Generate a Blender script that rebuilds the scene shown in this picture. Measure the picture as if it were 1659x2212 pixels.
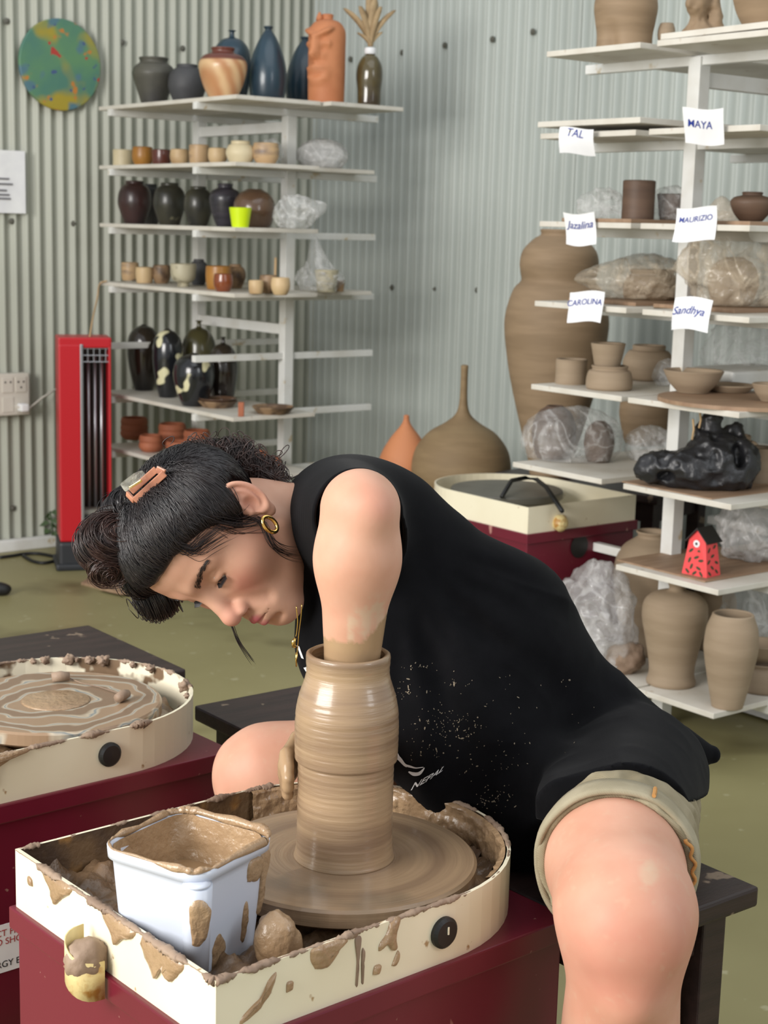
import bpy, bmesh, math, random
import numpy as np
from mathutils import Vector, Matrix
from mathutils.bvhtree import BVHTree

for o in list(bpy.data.objects):
    bpy.data.objects.remove(o)
scene = bpy.context.scene
COL = scene.collection
PI = math.pi

# ------------------------------------------------------------------ camera
F, CX, CY, CAMH = 3400.0, 829.5, 1106.0, 1.2
PITCH, ROLL = math.radians(10.3), math.radians(1.5)
_f = np.array([0, math.cos(PITCH), -math.sin(PITCH)])
_r0 = np.array([1.0, 0, 0]); _u0 = np.array([0, math.sin(PITCH), math.cos(PITCH)])
_R = math.cos(ROLL) * _r0 + math.sin(ROLL) * _u0
_U = -math.sin(ROLL) * _r0 + math.cos(ROLL) * _u0
_O = np.array([0, 0, CAMH])
cam = bpy.data.cameras.new('camera'); camo = bpy.data.objects.new('camera', cam); COL.objects.link(camo)
cam.sensor_fit = 'VERTICAL'; cam.sensor_height = 36.0; cam.lens = 36.0 * F / 2212.0
camo.matrix_world = Matrix(((_R[0], _U[0], -_f[0], 0), (_R[1], _U[1], -_f[1], 0), (_R[2], _U[2], -_f[2], CAMH), (0, 0, 0, 1)))
cam.clip_start = 0.02
cam.dof.use_dof = True; cam.dof.focus_distance = 1.74; cam.dof.aperture_fstop = 13.0
scene.camera = camo

# ------------------------------------------------------------------ world and window light
w = bpy.data.worlds.new('daylight'); scene.world = w; w.use_nodes = True
bg = w.node_tree.nodes['Background']; bg.inputs[0].default_value = (0.93, 0.96, 1.0, 1); bg.inputs[1].default_value = 0.52

def area(name, loc, target, sx, sy, power, col):
    l = bpy.data.lights.new(name, 'AREA'); l.shape = 'RECTANGLE'; l.size = sx; l.size_y = sy; l.energy = power; l.color = col
    o = bpy.data.objects.new(name, l); COL.objects.link(o); o.location = loc
    o.rotation_euler = (Vector(target) - Vector(loc)).to_track_quat('-Z', 'Y').to_euler()
    return o
area('window_light_left', (-3.0, -0.2, 2.0), (0.0, 2.2, 0.7), 2.6, 1.8, 212, (1.0, 0.97, 0.93))
area('window_light_right', (2.6, 0.2, 2.2), (0.0, 2.4, 0.6), 0.8, 1.6, 22, (0.93, 0.97, 1.0))
area('roof_light', (0.4, 2.6, 3.6), (0.3, 2.9, 0.0), 3.0, 3.0, 26, (0.95, 0.98, 1.0))

vs = scene.view_settings
vs.view_transform = 'Standard'; vs.look = 'None'; vs.gamma = 1.0; vs.exposure = 0.24; vs.use_curve_mapping = False

# ------------------------------------------------------------------ photograph geometry (where things stand)
def ray(x, y): return _f + (x - CX) / F * _R + (CY - y) / F * _U
def G(x, y, z):
    d = ray(x, y); return _O + d * ((z - CAMH) / d[2])
def P(x, y, Y):
    d = ray(x, y); return _O + d * (Y / d[1])
def depth_of(v): return float((np.array(v, float) - _O) @ _f)
def on(px, py, base, d):
    r = ray(px, py)
    M = np.array([[d[0], -r[0]], [d[1], -r[1]]]); u, k = np.linalg.solve(M, -np.array(base, float))
    return np.array(base, float) + u * np.array(d)
DA = np.array([-.616, .788])     # away to the left: along the right wall
DB = np.array([.788, .616])      # away to the right: along the left wall
ANG_B = math.atan2(DB[1], DB[0])

# ------------------------------------------------------------------ object helpers
def tag(o, label, cat, group=None, kind=None):
    if label: o['label'] = label
    if cat: o['category'] = cat
    if group: o['group'] = group
    if kind: o['kind'] = kind
    return o
def empty(name, loc=(0, 0, 0), rz=0.0, parent=None):
    o = bpy.data.objects.new(name, None); COL.objects.link(o); o.location = loc; o.rotation_euler = (0, 0, rz)
    o.empty_display_size = 0.05
    if parent: o.parent = parent
    return o
def link(name, me, mat=None, parent=None, loc=(0, 0, 0), rz=0.0, smooth=False):
    if mat is not None:
        me.materials.clear()
        for m in (mat if isinstance(mat, (list, tuple)) else [mat]): me.materials.append(m)
    o = bpy.data.objects.new(name, me); COL.objects.link(o); o.location = loc; o.rotation_euler = (0, 0, rz)
    if parent: o.parent = parent
    if smooth:
        me.polygons.foreach_set('use_smooth', [True] * len(me.polygons))
    return o
def mesh(name, V, Fc):
    me = bpy.data.meshes.new(name); me.from_pydata([tuple(map(float, v)) for v in V], [], [tuple(map(int, f)) for f in Fc]); me.update(); return me
def mesh_np(name, V, quads):
    V = np.asarray(V, np.float32); quads = np.asarray(quads, np.int32); k = quads.shape[1]
    me = bpy.data.meshes.new(name)
    me.vertices.add(len(V)); me.vertices.foreach_set('co', V.ravel())
    me.loops.add(quads.size); me.loops.foreach_set('vertex_index', quads.ravel())
    me.polygons.add(len(quads)); me.polygons.foreach_set('loop_start', np.arange(0, quads.size, k, dtype=np.int32))
    me.update(calc_edges=True); me.validate()
    return me
def bm_mesh(name, bm):
    me = bpy.data.meshes.new(name); bm.to_mesh(me); bm.free(); return me
def box_bm(bm, c, s, rz=0.0, bev=0.0, M=None):
    r = bmesh.ops.create_cube(bm, size=1.0)
    m = Matrix.Translation(c) @ Matrix.Rotation(rz, 4, 'Z') @ Matrix.Diagonal((s[0], s[1], s[2], 1))
    if M is not None: m = M @ m
    bmesh.ops.transform(bm, matrix=m, verts=r['verts'])
    if bev > 0:
        es = list({e for v in r['verts'] for e in v.link_edges})
        bmesh.ops.bevel(bm, geom=es, offset=bev, segments=2, affect='EDGES', profile=.6)
def box(name, c, s, mat, parent=None, rz=0.0, bev=0.0, loc=(0, 0, 0)):
    bm = bmesh.new(); box_bm(bm, c, s, rz, bev); return link(name, bm_mesh(name, bm), mat, parent, loc)
def frames(P_):
    P_ = np.asarray(P_, float); T = np.gradient(P_, axis=0); T /= np.linalg.norm(T, axis=1, keepdims=True) + 1e-12
    n = np.cross(T[0], [0, 0, 1.0]);
    if np.linalg.norm(n) < 1e-3: n = np.cross(T[0], [1.0, 0, 0])
    N = [n / np.linalg.norm(n)]
    for i in range(1, len(P_)):
        v = N[-1] - T[i] * (N[-1] @ T[i]); N.append(v / (np.linalg.norm(v) + 1e-12))
    N = np.array(N); return T, N, np.cross(T, N)
def tube_data(P_, r, seg=8, caps=True):
    P_ = np.asarray(P_, float); T, N, Bn = frames(P_); r = np.broadcast_to(np.asarray(r, float), (len(P_),))
    a = np.arange(seg) / seg * 2 * PI
    V = (P_[:, None] + r[:, None, None] * (np.cos(a)[None, :, None] * N[:, None] + np.sin(a)[None, :, None] * Bn[:, None])).reshape(-1, 3)
    Q = []
    for i in range(len(P_) - 1):
        for j in range(seg):
            k = (j + 1) % seg; Q.append((i * seg + j, i * seg + k, (i + 1) * seg + k, (i + 1) * seg + j))
    if caps: Q.append(tuple(range(seg))[::-1]); Q.append(tuple((len(P_) - 1) * seg + j for j in range(seg)))
    return V, Q
def tube(name, P_, r, mat, parent=None, seg=8):
    V, Q = tube_data(P_, r, seg); return link(name, mesh(name, V, Q), mat, parent, smooth=True)
def lathe_mesh(name, prof, seg=40, close_bottom=True, wob=0.0, seed=0):
    prof = [tuple(q) for q in prof]; V = []; Q = []; n = len(prof); rs = random.Random(seed); ph = rs.random() * 6
    for i, (r, z) in enumerate(prof):
        for j in range(seg):
            a = j / seg * 2 * PI; rr = r * (1 + wob * math.sin(2 * a + ph) + wob * .6 * math.sin(3 * a + ph * 2 + z * 20))
            V.append((rr * math.cos(a), rr * math.sin(a), z))
    for i in range(n - 1):
        for j in range(seg):
            k = (j + 1) % seg; Q.append((i * seg + j, i * seg + k, (i + 1) * seg + k, (i + 1) * seg + j))
    if close_bottom: Q.append(tuple(range(seg))[::-1])
    if prof[-1][0] > 1e-4: Q.append(tuple((n - 1) * seg + j for j in range(seg)))
    return mesh(name, V, Q)
def resample(prof, n):
    prof = np.array(prof, float); x = np.arange(len(prof)); xi = np.linspace(0, len(prof) - 1, n); out = []
    for t in xi:
        i = min(int(t), len(prof) - 2); u = t - i
        p0 = prof[max(i - 1, 0)]; p1 = prof[i]; p2 = prof[i + 1]; p3 = prof[min(i + 2, len(prof) - 1)]
        out.append(.5 * ((2 * p1) + (-p0 + p2) * u + (2 * p0 - 5 * p1 + 4 * p2 - p3) * u * u + (-p0 + 3 * p1 - 3 * p2 + p3) * u ** 3))
    return np.array(out)
def vessel_mesh(name, prof, wall=.006, seg=40, n=28, wob=0.0, seed=0, floor=.012):
    o = resample(prof, n); o[:, 0] = np.maximum(o[:, 0], .002)
    inner = [(max(r - wall, .0015), z) for r, z in o[::-1] if z > o[0][1] + floor]
    if len(inner) < 2: inner = [(max(o[-1][0] - wall, .0015), o[-1][1] - .002)]
    inner.append((.0005, o[0][1] + floor))
    top = [(o[-1][0] - wall * .5, o[-1][1] + wall * .35)]
    return lathe_mesh(name, [(.0005, o[0][1])] + list(map(tuple, o)) + top + inner, seg, True, wob, seed)

# ------------------------------------------------------------------ numpy noise
def _h(ix, iy, iz, s):
    n = (ix.astype(np.int64) * 374761393 + iy.astype(np.int64) * 668265263 + iz.astype(np.int64) * 2147483647 + s * 974634211) & 0xFFFFFFFF
    n = ((n ^ (n >> 13)) * 1274126177) & 0xFFFFFFFF
    n = ((n ^ (n >> 16)) * 2246822519) & 0xFFFFFFFF
    return ((n ^ (n >> 15)) & 0xFFFFFF) / float(0xFFFFFF)
def vnoise(p, seed=0):
    p = np.asarray(p, float); i = np.floor(p).astype(np.int64); f_ = p - i; u = f_ * f_ * (3 - 2 * f_)
    out = 0
    for dx in (0, 1):
        for dy in (0, 1):
            for dz in (0, 1):
                wgt = (u[:, 0] if dx else 1 - u[:, 0]) * (u[:, 1] if dy else 1 - u[:, 1]) * (u[:, 2] if dz else 1 - u[:, 2])
                out = out + wgt * _h(i[:, 0] + dx, i[:, 1] + dy, i[:, 2] + dz, seed)
    return out * 2 - 1
def fbm(p, oct=4, seed=0):
    p = np.asarray(p, float); s = 0; a = .5
    for k in range(oct): s = s + a * vnoise(p * (2 ** k), seed + k * 17); a *= .5
    return s
def ridge(p, oct=3, seed=0):
    p = np.asarray(p, float); s = 0; a = .5
    for k in range(oct): s = s + a * (1 - np.abs(vnoise(p * (2 ** k), seed + k * 31)) * 2); a *= .5
    return s

# ------------------------------------------------------------------ implicit surfaces
def smin(a, b, k):
    h = np.maximum(k - np.abs(a - b), 0) / k; return np.minimum(a, b) - h * h * k * .25
def smax(a, b, k): return -smin(-a, -b, k)
def sph(p, c, r): return np.linalg.norm(p - np.array(c, float), axis=1) - r
def ell(p, c, r, M=None):
    q = p - np.array(c, float)
    if M is not None: q = q @ M
    r = np.array(r, float); k0 = np.linalg.norm(q / r, axis=1); k1 = np.linalg.norm(q / (r * r), axis=1) + 1e-9
    return k0 * (k0 - 1) / k1
def cone(p, a, b, ra, rb):
    a = np.array(a, float); b = np.array(b, float); ab = b - a
    t = np.clip(((p - a) @ ab) / (ab @ ab), 0, 1)
    return np.linalg.norm(p - a - t[:, None] * ab, axis=1) - (ra + (rb - ra) * t)
def surfnet(f, lo, hi, h, blk=4, pad=.004):
    lo = np.array(lo, float); hi = np.array(hi, float)
    nb = np.ceil((hi - lo) / (h * blk)).astype(int)
    c = np.stack(np.meshgrid(*[(np.arange(n) + .5) * blk * h for n in nb], indexing='ij'), -1).reshape(-1, 3) + lo
    d = f(c); act = np.abs(d) < blk * h * .87 * 1.25 + pad
    S = np.where(d > 0, 1.0, -1.0).astype(np.float32).reshape(nb)
    V = np.repeat(np.repeat(np.repeat(S, blk, 0), blk, 1), blk, 2)
    V = np.pad(V, ((0, 1),) * 3, mode='edge')
    idx = np.argwhere(act.reshape(nb)); l = np.arange(blk + 1)
    loc = np.stack(np.meshgrid(l, l, l, indexing='ij'), -1).reshape(-1, 3)
    for s in range(0, len(idx), 1600):
        g = (idx[s:s + 1600, None, :] * blk + loc[None]).reshape(-1, 3)
        V[g[:, 0], g[:, 1], g[:, 2]] = f(lo + g * h)
    ins = V < 0
    cnt = sum(ins[dx:ins.shape[0] - 1 + dx, dy:ins.shape[1] - 1 + dy, dz:ins.shape[2] - 1 + dz].astype(np.int8) for dx in (0, 1) for dy in (0, 1) for dz in (0, 1))
    ac = np.argwhere((cnt > 0) & (cnt < 8))
    ids = np.full(cnt.shape, -1, np.int32); ids[ac[:, 0], ac[:, 1], ac[:, 2]] = np.arange(len(ac))
    acc = np.zeros((len(ac), 3)); num = np.zeros(len(ac))
    cor = [(0, 0, 0), (1, 0, 0), (0, 1, 0), (1, 1, 0), (0, 0, 1), (1, 0, 1), (0, 1, 1), (1, 1, 1)]
    for a_, b_ in ((0, 1), (2, 3), (4, 5), (6, 7), (0, 2), (1, 3), (4, 6), (5, 7), (0, 4), (1, 5), (2, 6), (3, 7)):
        ca = np.array(cor[a_]); cb = np.array(cor[b_]); ga = ac + ca; gb = ac + cb
        va = V[ga[:, 0], ga[:, 1], ga[:, 2]]; vb = V[gb[:, 0], gb[:, 1], gb[:, 2]]
        m = (va < 0) != (vb < 0); t = np.where(m, va / np.where(m, va - vb, 1), 0)
        acc[m] += (ca + t[:, None] * (cb - ca))[m]; num[m] += 1
    Vt = lo + (ac + acc / num[:, None]) * h
    Q = []
    for ax in range(3):
        u, v = [(1, 2), (2, 0), (0, 1)][ax]
        sl0 = [slice(1, -1)] * 3; sl1 = [slice(1, -1)] * 3; sl0[ax] = slice(0, -1); sl1[ax] = slice(1, None)
        a_ = ins[tuple(sl0)]; b_ = ins[tuple(sl1)]
        e = np.argwhere(a_ != b_); off = np.ones(3, int); off[ax] = 0
        flip = a_[e[:, 0], e[:, 1], e[:, 2]]; e = e + off
        du = np.zeros(3, int); du[u] = 1; dv = np.zeros(3, int); dv[v] = 1
        q = np.stack([ids[tuple((e - du - dv).T)], ids[tuple((e - dv).T)], ids[tuple(e.T)], ids[tuple((e - du).T)]], 1)
        q[~flip] = q[~flip][:, ::-1]; Q.append(q)
    Q = np.concatenate(Q); Q = Q[(Q >= 0).all(1)]
    return Vt, Q
def attr(me, name, val):
    a = me.attributes.new(name, 'FLOAT', 'POINT'); a.data.foreach_set('value', np.asarray(val, np.float32))
# ------------------------------------------------------------------ materials
def srgb(r, g, b):
    f = lambda c: (c / 255 / 12.92) if c / 255 <= .04045 else ((c / 255 + .055) / 1.055) ** 2.4
    return (f(r), f(g), f(b), 1)
class N:
    def __init__(s, m): s.t = m.node_tree; s.n = s.t.nodes; s.l = s.t.links
    def add(s, ty, **kw):
        nd = s.n.new(ty)
        for k, v in kw.items(): setattr(nd, k, v)
        return nd
    def link(s, a, b): s.l.new(a, b)
def mat(name, c, rough=.55, c2=None, sc=6.0, lo=.4, hi=.6, det=4.0, stretch=(1, 1, 1), bump=0.0, bsc=None, bdist=.002, metal=0.0, spec=.5, coat=0.0, sss=0.0, extra=None, alpha=1.0):
    m = bpy.data.materials.new(name); m.use_nodes = True; n = N(m); b = n.n['Principled BSDF']
    b.inputs['Roughness'].default_value = rough; b.inputs['Metallic'].default_value = metal
    b.inputs['Specular IOR Level'].default_value = spec; b.inputs['Coat Weight'].default_value = coat; b.inputs['Coat Roughness'].default_value = .12
    b.inputs['Base Color'].default_value = c; b.inputs['Alpha'].default_value = alpha
    if sss: b.inputs['Subsurface Weight'].default_value = sss; b.inputs['Subsurface Radius'].default_value = (.012, .005, .003); b.inputs['Subsurface Scale'].default_value = 1.0
    tc = n.add('ShaderNodeTexCoord'); mp = n.add('ShaderNodeMapping'); mp.inputs['Scale'].default_value = stretch
    n.link(tc.outputs['Object'], mp.inputs['Vector']); last = None
    if c2 is not None:
        nz = n.add('ShaderNodeTexNoise'); nz.inputs['Scale'].default_value = sc; nz.inputs['Detail'].default_value = det
        n.link(mp.outputs[0], nz.inputs['Vector'])
        mr = n.add('ShaderNodeMapRange'); mr.inputs['From Min'].default_value = lo; mr.inputs['From Max'].default_value = hi
        n.link(nz.outputs['Fac'], mr.inputs['Value'])
        mx = n.add('ShaderNodeMix', data_type='RGBA'); mx.inputs['A'].default_value = c; mx.inputs['B'].default_value = c2
        n.link(mr.outputs[0], mx.inputs['Factor']); n.link(mx.outputs['Result'], b.inputs['Base Color']); last = mx.outputs['Result']
    if bump:
        nb = n.add('ShaderNodeTexNoise'); nb.inputs['Scale'].default_value = bsc or sc * 4; nb.inputs['Detail'].default_value = 5
        n.link(mp.outputs[0], nb.inputs['Vector'])
        bp = n.add('ShaderNodeBump'); bp.inputs['Strength'].default_value = bump; bp.inputs['Distance'].default_value = bdist
        n.link(nb.outputs['Fac'], bp.inputs['Height']); n.link(bp.outputs[0], b.inputs['Normal'])
    if extra: extra(n, b, tc, mp, last)
    return m
def over(col, sc, lo, hi, det=3.0, stretch=(1, 1, 1), rough=None, seed=0.0):
    """extra layer: patches of another colour where a noise passes a threshold"""
    def fn(n, b, tc, mp, last):
        m2 = n.add('ShaderNodeMapping'); m2.inputs['Scale'].default_value = stretch; m2.inputs['Location'].default_value = (seed, seed * 1.7, seed * .3)
        n.link(tc.outputs['Object'], m2.inputs['Vector'])
        nz = n.add('ShaderNodeTexNoise'); nz.inputs['Scale'].default_value = sc; nz.inputs['Detail'].default_value = det
        n.link(m2.outputs[0], nz.inputs['Vector'])
        mr = n.add('ShaderNodeMapRange'); mr.inputs['From Min'].default_value = lo; mr.inputs['From Max'].default_value = hi
        n.link(nz.outputs['Fac'], mr.inputs['Value'])
        mx = n.add('ShaderNodeMix', data_type='RGBA'); mx.inputs['B'].default_value = col
        src = b.inputs['Base Color'].links[0].from_socket if b.inputs['Base Color'].links else None
        if src: n.link(src, mx.inputs['A'])
        else: mx.inputs['A'].default_value = b.inputs['Base Color'].default_value
        n.link(mr.outputs[0], mx.inputs['Factor']); n.link(mx.outputs['Result'], b.inputs['Base Color'])
        if rough is not None:
            r0 = b.inputs['Roughness'].default_value
            m3 = n.add('ShaderNodeMapRange'); m3.inputs['To Min'].default_value = r0; m3.inputs['To Max'].default_value = rough
            n.link(mr.outputs[0], m3.inputs['Value']); n.link(m3.outputs[0], b.inputs['Roughness'])
    return fn
def layers(*fs):
    def fn(n, b, tc, mp, last):
        for f in fs: f(n, b, tc, mp, last)
    return fn

M = {}
M['wall'] = mat('corrugated_metal', srgb(177, 179, 166), .42, srgb(167, 169, 156), 1.2, bump=.04, bsc=30, spec=.4)
M['wall_r'] = mat('corrugated_metal_pale', srgb(182, 188, 182), .42, srgb(172, 178, 172), 1.2, bump=.04, bsc=30, spec=.4)
M['floor'] = mat('green_painted_floor', srgb(148, 141, 100), .45, srgb(137, 130, 90), 9, .35, .65, bump=.1, bsc=120, extra=layers(over(srgb(168, 162, 128), 120, .66, .72, seed=3), over(srgb(104, 96, 62), 14.0, .58, .75, seed=9)))
M['white'] = mat('white_paint', srgb(226, 226, 222), .5, srgb(210, 208, 200), 9, .45, .7, bump=.1, bsc=60, extra=over(srgb(196, 180, 150), 18, .66, .72))
M['board'] = mat('white_board', srgb(212, 207, 196), .55, srgb(194, 186, 172), 7, .45, .7, bump=.1, bsc=60, extra=over(srgb(170, 150, 125), 16, .66, .74))
M['dark_wood'] = mat('dark_brown_wood', srgb(50, 35, 32), .46, srgb(38, 26, 24), 4, stretch=(1, 12, 12), bump=.2, bsc=30, extra=over(srgb(128, 110, 92), 22, .66, .70))
M['maroon'] = mat('maroon_painted_steel', srgb(104, 22, 42), .34, srgb(94, 19, 36), 4, bump=.05, bsc=40, extra=layers(over(srgb(168, 120, 112), 26, .70, .73, stretch=(1, 1, .35), seed=2), over(srgb(150, 110, 100), 60, .72, .76, seed=5)))
M['cream'] = mat('cream_enamel', srgb(234, 226, 200), .3, srgb(228, 218, 190), 5, bump=.03, bsc=30, extra=over(srgb(170, 140, 100), 40, .70, .74, seed=4))
M['dirty_cream'] = mat('clay_splashed_cream', srgb(232, 224, 200), .35, bump=.2, bsc=40, extra=over(srgb(120, 98, 76), 16, .52, .56, seed=2))
M['rust'] = mat('rusty_inside', srgb(110, 86, 60), .5, srgb(76, 58, 44), 18, .4, .6, bump=.8, bsc=50, bdist=.004, extra=over(srgb(150, 110, 60), 14, .58, .64, rough=.6))
CLAYC, CLAYC2 = srgb(168, 140, 108), srgb(148, 120, 90)
M['wet_clay'] = mat('wet_clay', CLAYC, .28, CLAYC2, 14, .35, .65, bump=.7, bsc=110, bdist=.004, coat=.3)
M['dry_clay'] = mat('drying_clay', srgb(152, 130, 110), .65, srgb(132, 110, 92), 16, .4, .6, bump=.6, bsc=70, bdist=.003)
M['slurry'] = mat('clay_slurry', srgb(158, 128, 92), .12, srgb(150, 120, 86), 8, bump=.05, coat=.4)
M['sludge'] = mat('clay_sludge', srgb(126, 100, 74), .36, srgb(92, 72, 52), 26, .35, .65, bump=.7, bsc=90, bdist=.004, coat=.2)
def spin(n, b, tc, mp, last):
    # throwing rings: bands that depend on height and distance from the axis
    sx = n.add('ShaderNodeSeparateXYZ'); n.link(tc.outputs['Object'], sx.inputs[0])
    ln = n.add('ShaderNodeVectorMath', operation='LENGTH'); cx = n.add('ShaderNodeCombineXYZ'); n.link(sx.outputs[0], cx.inputs[0]); n.link(sx.outputs[1], cx.inputs[1]); n.link(cx.outputs[0], ln.inputs[0])
    ang = n.add('ShaderNodeMath', operation='ARCTAN2'); n.link(sx.outputs[1], ang.inputs[0]); n.link(sx.outputs[0], ang.inputs[1])
    c3 = n.add('ShaderNodeCombineXYZ'); n.link(ln.outputs['Value'], c3.inputs[0]); n.link(sx.outputs[2], c3.inputs[1])
    sm = n.add('ShaderNodeMath', operation='MULTIPLY'); sm.inputs[1].default_value = .004; n.link(ang.outputs[0], sm.inputs[0]); n.link(sm.outputs[0], c3.inputs[2])
    nz = n.add('ShaderNodeTexNoise'); nz.inputs['Scale'].default_value = 260; nz.inputs['Detail'].default_value = 5; n.link(c3.outputs[0], nz.inputs['Vector'])
    bp = n.add('ShaderNodeBump'); bp.inputs['Strength'].default_value = .6; bp.inputs['Distance'].default_value = .0014
    n.link(nz.outputs['Fac'], bp.inputs['Height']); n.link(bp.outputs[0], b.inputs['Normal'])
    n2 = n.add('ShaderNodeTexNoise'); n2.inputs['Scale'].default_value = 45; n2.inputs['Detail'].default_value = 3; n.link(c3.outputs[0], n2.inputs['Vector'])
    mr = n.add('ShaderNodeMapRange'); mr.inputs['From Min'].default_value = .38; mr.inputs['From Max'].default_value = .66; n.link(n2.outputs['Fac'], mr.inputs['Value'])
    mx = n.add('ShaderNodeMix', data_type='RGBA'); mx.inputs['A'].default_value = srgb(164, 138, 108); mx.inputs['B'].default_value = srgb(133, 109, 86)
    n.link(mr.outputs[0], mx.inputs['Factor']); n.link(mx.outputs['Result'], b.inputs['Base Color'])
M['thrown'] = mat('thrown_wet_clay', CLAYC, .3, coat=.45, extra=spin)
def head_extra(n, b, tc, mp, last):
    spin(n, b, tc, mp, last); over(srgb(112, 98, 80), 7, .62, .78, seed=6)(n, b, tc, mp, last)
M['wheel_head'] = mat('clay_smeared_wheel', CLAYC, .26, coat=.5, extra=head_extra)
def swirl_extra(n, b, tc, mp, last):
    w_ = n.add('ShaderNodeTexWave'); w_.wave_type = 'RINGS'; w_.rings_direction = 'Z'; w_.inputs['Scale'].default_value = 6; w_.inputs['Distortion'].default_value = 9; w_.inputs['Detail'].default_value = 3; w_.inputs['Detail Scale'].default_value = 1.1
    n.link(tc.outputs['Object'], w_.inputs['Vector'])
    cr = n.add('ShaderNodeValToRGB'); e = cr.color_ramp.elements; e[0].position = .25; e[0].color = srgb(150, 124, 98); e[1].position = .8; e[1].color = srgb(128, 104, 82)
    for p_, c_ in ((.42, srgb(182, 170, 150)), (.52, srgb(120, 128, 130)), (.6, srgb(186, 172, 150))): k = e.new(p_); k.color = c_
    n.link(w_.outputs['Fac'], cr.inputs[0]); n.link(cr.outputs[0], b.inputs['Base Color'])
M['swirl'] = mat('swirled_clay_wheel', CLAYC, .38, coat=.15, bump=.2, bsc=50, extra=swirl_extra)
M['grey_steel'] = mat('grey_steel', srgb(112, 110, 100), .45, srgb(96, 94, 86), 6, metal=.2)
M['black_rubber'] = mat('black_rubber', srgb(22, 22, 22), .5)
M['bucket'] = mat('pale_plastic', srgb(204, 210, 222), .34, srgb(196, 203, 216), 3)
M['greyclay'] = mat('bone_dry_clay', srgb(156, 137, 114), .8, srgb(146, 127, 104), 5, stretch=(1, 1, 6), bump=.2, bsc=20, extra=None)
M['olive_clay'] = mat('olive_brown_clay', srgb(140, 118, 86), .7, srgb(128, 106, 76), 5, stretch=(1, 1, 6), bump=.15, bsc=20)
M['tan_clay'] = mat('raw_tan_clay', srgb(148, 125, 98), .7, srgb(136, 114, 88), 5, stretch=(1, 1, 8), bump=.15, bsc=20)
M['brown_clay'] = mat('leather_hard_brown_clay', srgb(98, 76, 60), .6, srgb(84, 64, 50), 6, stretch=(1, 1, 6), bump=.15)
M['terracotta'] = mat('terracotta', srgb(196, 128, 86), .65, srgb(180, 112, 72), 7, bump=.15)
M['terra_dark'] = mat('red_terracotta', srgb(168, 100, 70), .7, srgb(150, 86, 58), 9, bump=.15)
M['teal'] = mat('teal_glaze', srgb(38, 62, 76), .3, srgb(28, 46, 58), 4, coat=.3)
M['charcoal'] = mat('charcoal_ceramic', srgb(74, 74, 76), .6, srgb(62, 62, 64), 8)
M['smoke_jar'] = mat('smoke_fired_clay', srgb(88, 86, 76), .45, srgb(62, 60, 58), 5, .4, .6, extra=over(srgb(168, 126, 100), 7, .64, .74, seed=1))
M['marble'] = mat('marbled_clay', srgb(206, 168, 124), .45, srgb(178, 126, 84), 5, .42, .6, det=2, stretch=(1, 1, 5), extra=None)
M['redbrown'] = mat('red_brown_glaze', srgb(98, 54, 44), .25, coat=.3)
M['darkglaze'] = mat('dark_brown_glaze', srgb(46, 38, 30), .18, srgb(24, 22, 22), 4, .4, .6, coat=.5)
M['oliveglaze'] = mat('olive_glaze', srgb(74, 70, 42), .25, srgb(58, 54, 34), 5, coat=.4)
M['spotted'] = mat('black_glaze_with_cream_spots', srgb(26, 28, 32), .2, coat=.5, extra=over(srgb(222, 216, 176), 16, .60, .635, det=1.0, seed=5))
M['darkred'] = mat('dark_red_glaze', srgb(66, 44, 42), .35, srgb(44, 34, 36), 9, coat=.2)
M['darkolive'] = mat('dark_olive_glaze', srgb(62, 60, 48), .35, srgb(46, 46, 42), 9, .4, .6, coat=.2, extra=over(srgb(112, 108, 86), 20, .66, .72))
M['purple'] = mat('dark_plum_glaze', srgb(58, 54, 62), .35, srgb(44, 42, 48), 14, stretch=(1, 1, 5), coat=.2)
M['brownglaze'] = mat('glossy_brown_glaze', srgb(100, 76, 58), .2, srgb(80, 58, 44), 7, coat=.4)
M['cream_pot'] = mat('cream_ceramic', srgb(214, 200, 166), .5, srgb(200, 184, 148), 8)
M['ochre'] = mat('ochre_glaze', srgb(172, 122, 56), .35, srgb(150, 98, 42), 8)
M['tan_pot'] = mat('tan_ceramic', srgb(206, 178, 136), .5, srgb(180, 148, 108), 7, .45, .6)
M['twotone'] = mat('two_tone_ceramic', srgb(196, 164, 124), .45, srgb(122, 104, 92), 8, .48, .56, stretch=(.6, .6, 2))
M['speckle'] = mat('speckled_cream_glaze', srgb(186, 178, 152), .45, srgb(120, 112, 92), 34, .55, .7)
M['rustglaze'] = mat('rust_glaze', srgb(128, 66, 36), .2, srgb(160, 116, 66), 6, .5, .6, coat=.4)
M['neon'] = mat('neon_yellow_glaze', srgb(206, 232, 20), .35)
M['cracked_brown'] = mat('mottled_brown_ceramic', srgb(150, 122, 92), .5, srgb(88, 68, 52), 18, .45, .6)
M['paper'] = mat('white_paper', srgb(238, 238, 238), .7, srgb(228, 228, 230), 12)
M['blue_ink'] = mat('blue_ink', srgb(24, 50, 140), .6)
M['black_ink'] = mat('black_ink', srgb(30, 30, 32), .6)
M['red_ink'] = mat('red_ink', srgb(170, 60, 60), .6)
M['grey_ink'] = mat('grey_ink', srgb(110, 108, 112), .6)
M['white_print'] = mat('white_print', srgb(226, 226, 226), .7)
M['red_metal'] = mat('red_painted_metal', srgb(186, 22, 34), .35)
M['dark_metal'] = mat('dark_heater_metal', srgb(62, 52, 46), .35, srgb(48, 42, 38), 5, metal=.5)
M['chrome'] = mat('dull_chrome', srgb(170, 172, 176), .3, metal=.8)
M['black_plastic'] = mat('black_plastic', srgb(40, 42, 46), .5)
M['switch'] = mat('cream_plastic', srgb(208, 202, 190), .4)
M['gold'] = mat('polished_gold', srgb(226, 190, 110), .16, metal=1.0)
M['leaf'] = mat('dark_green_leaf', srgb(60, 82, 44), .5)
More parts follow.
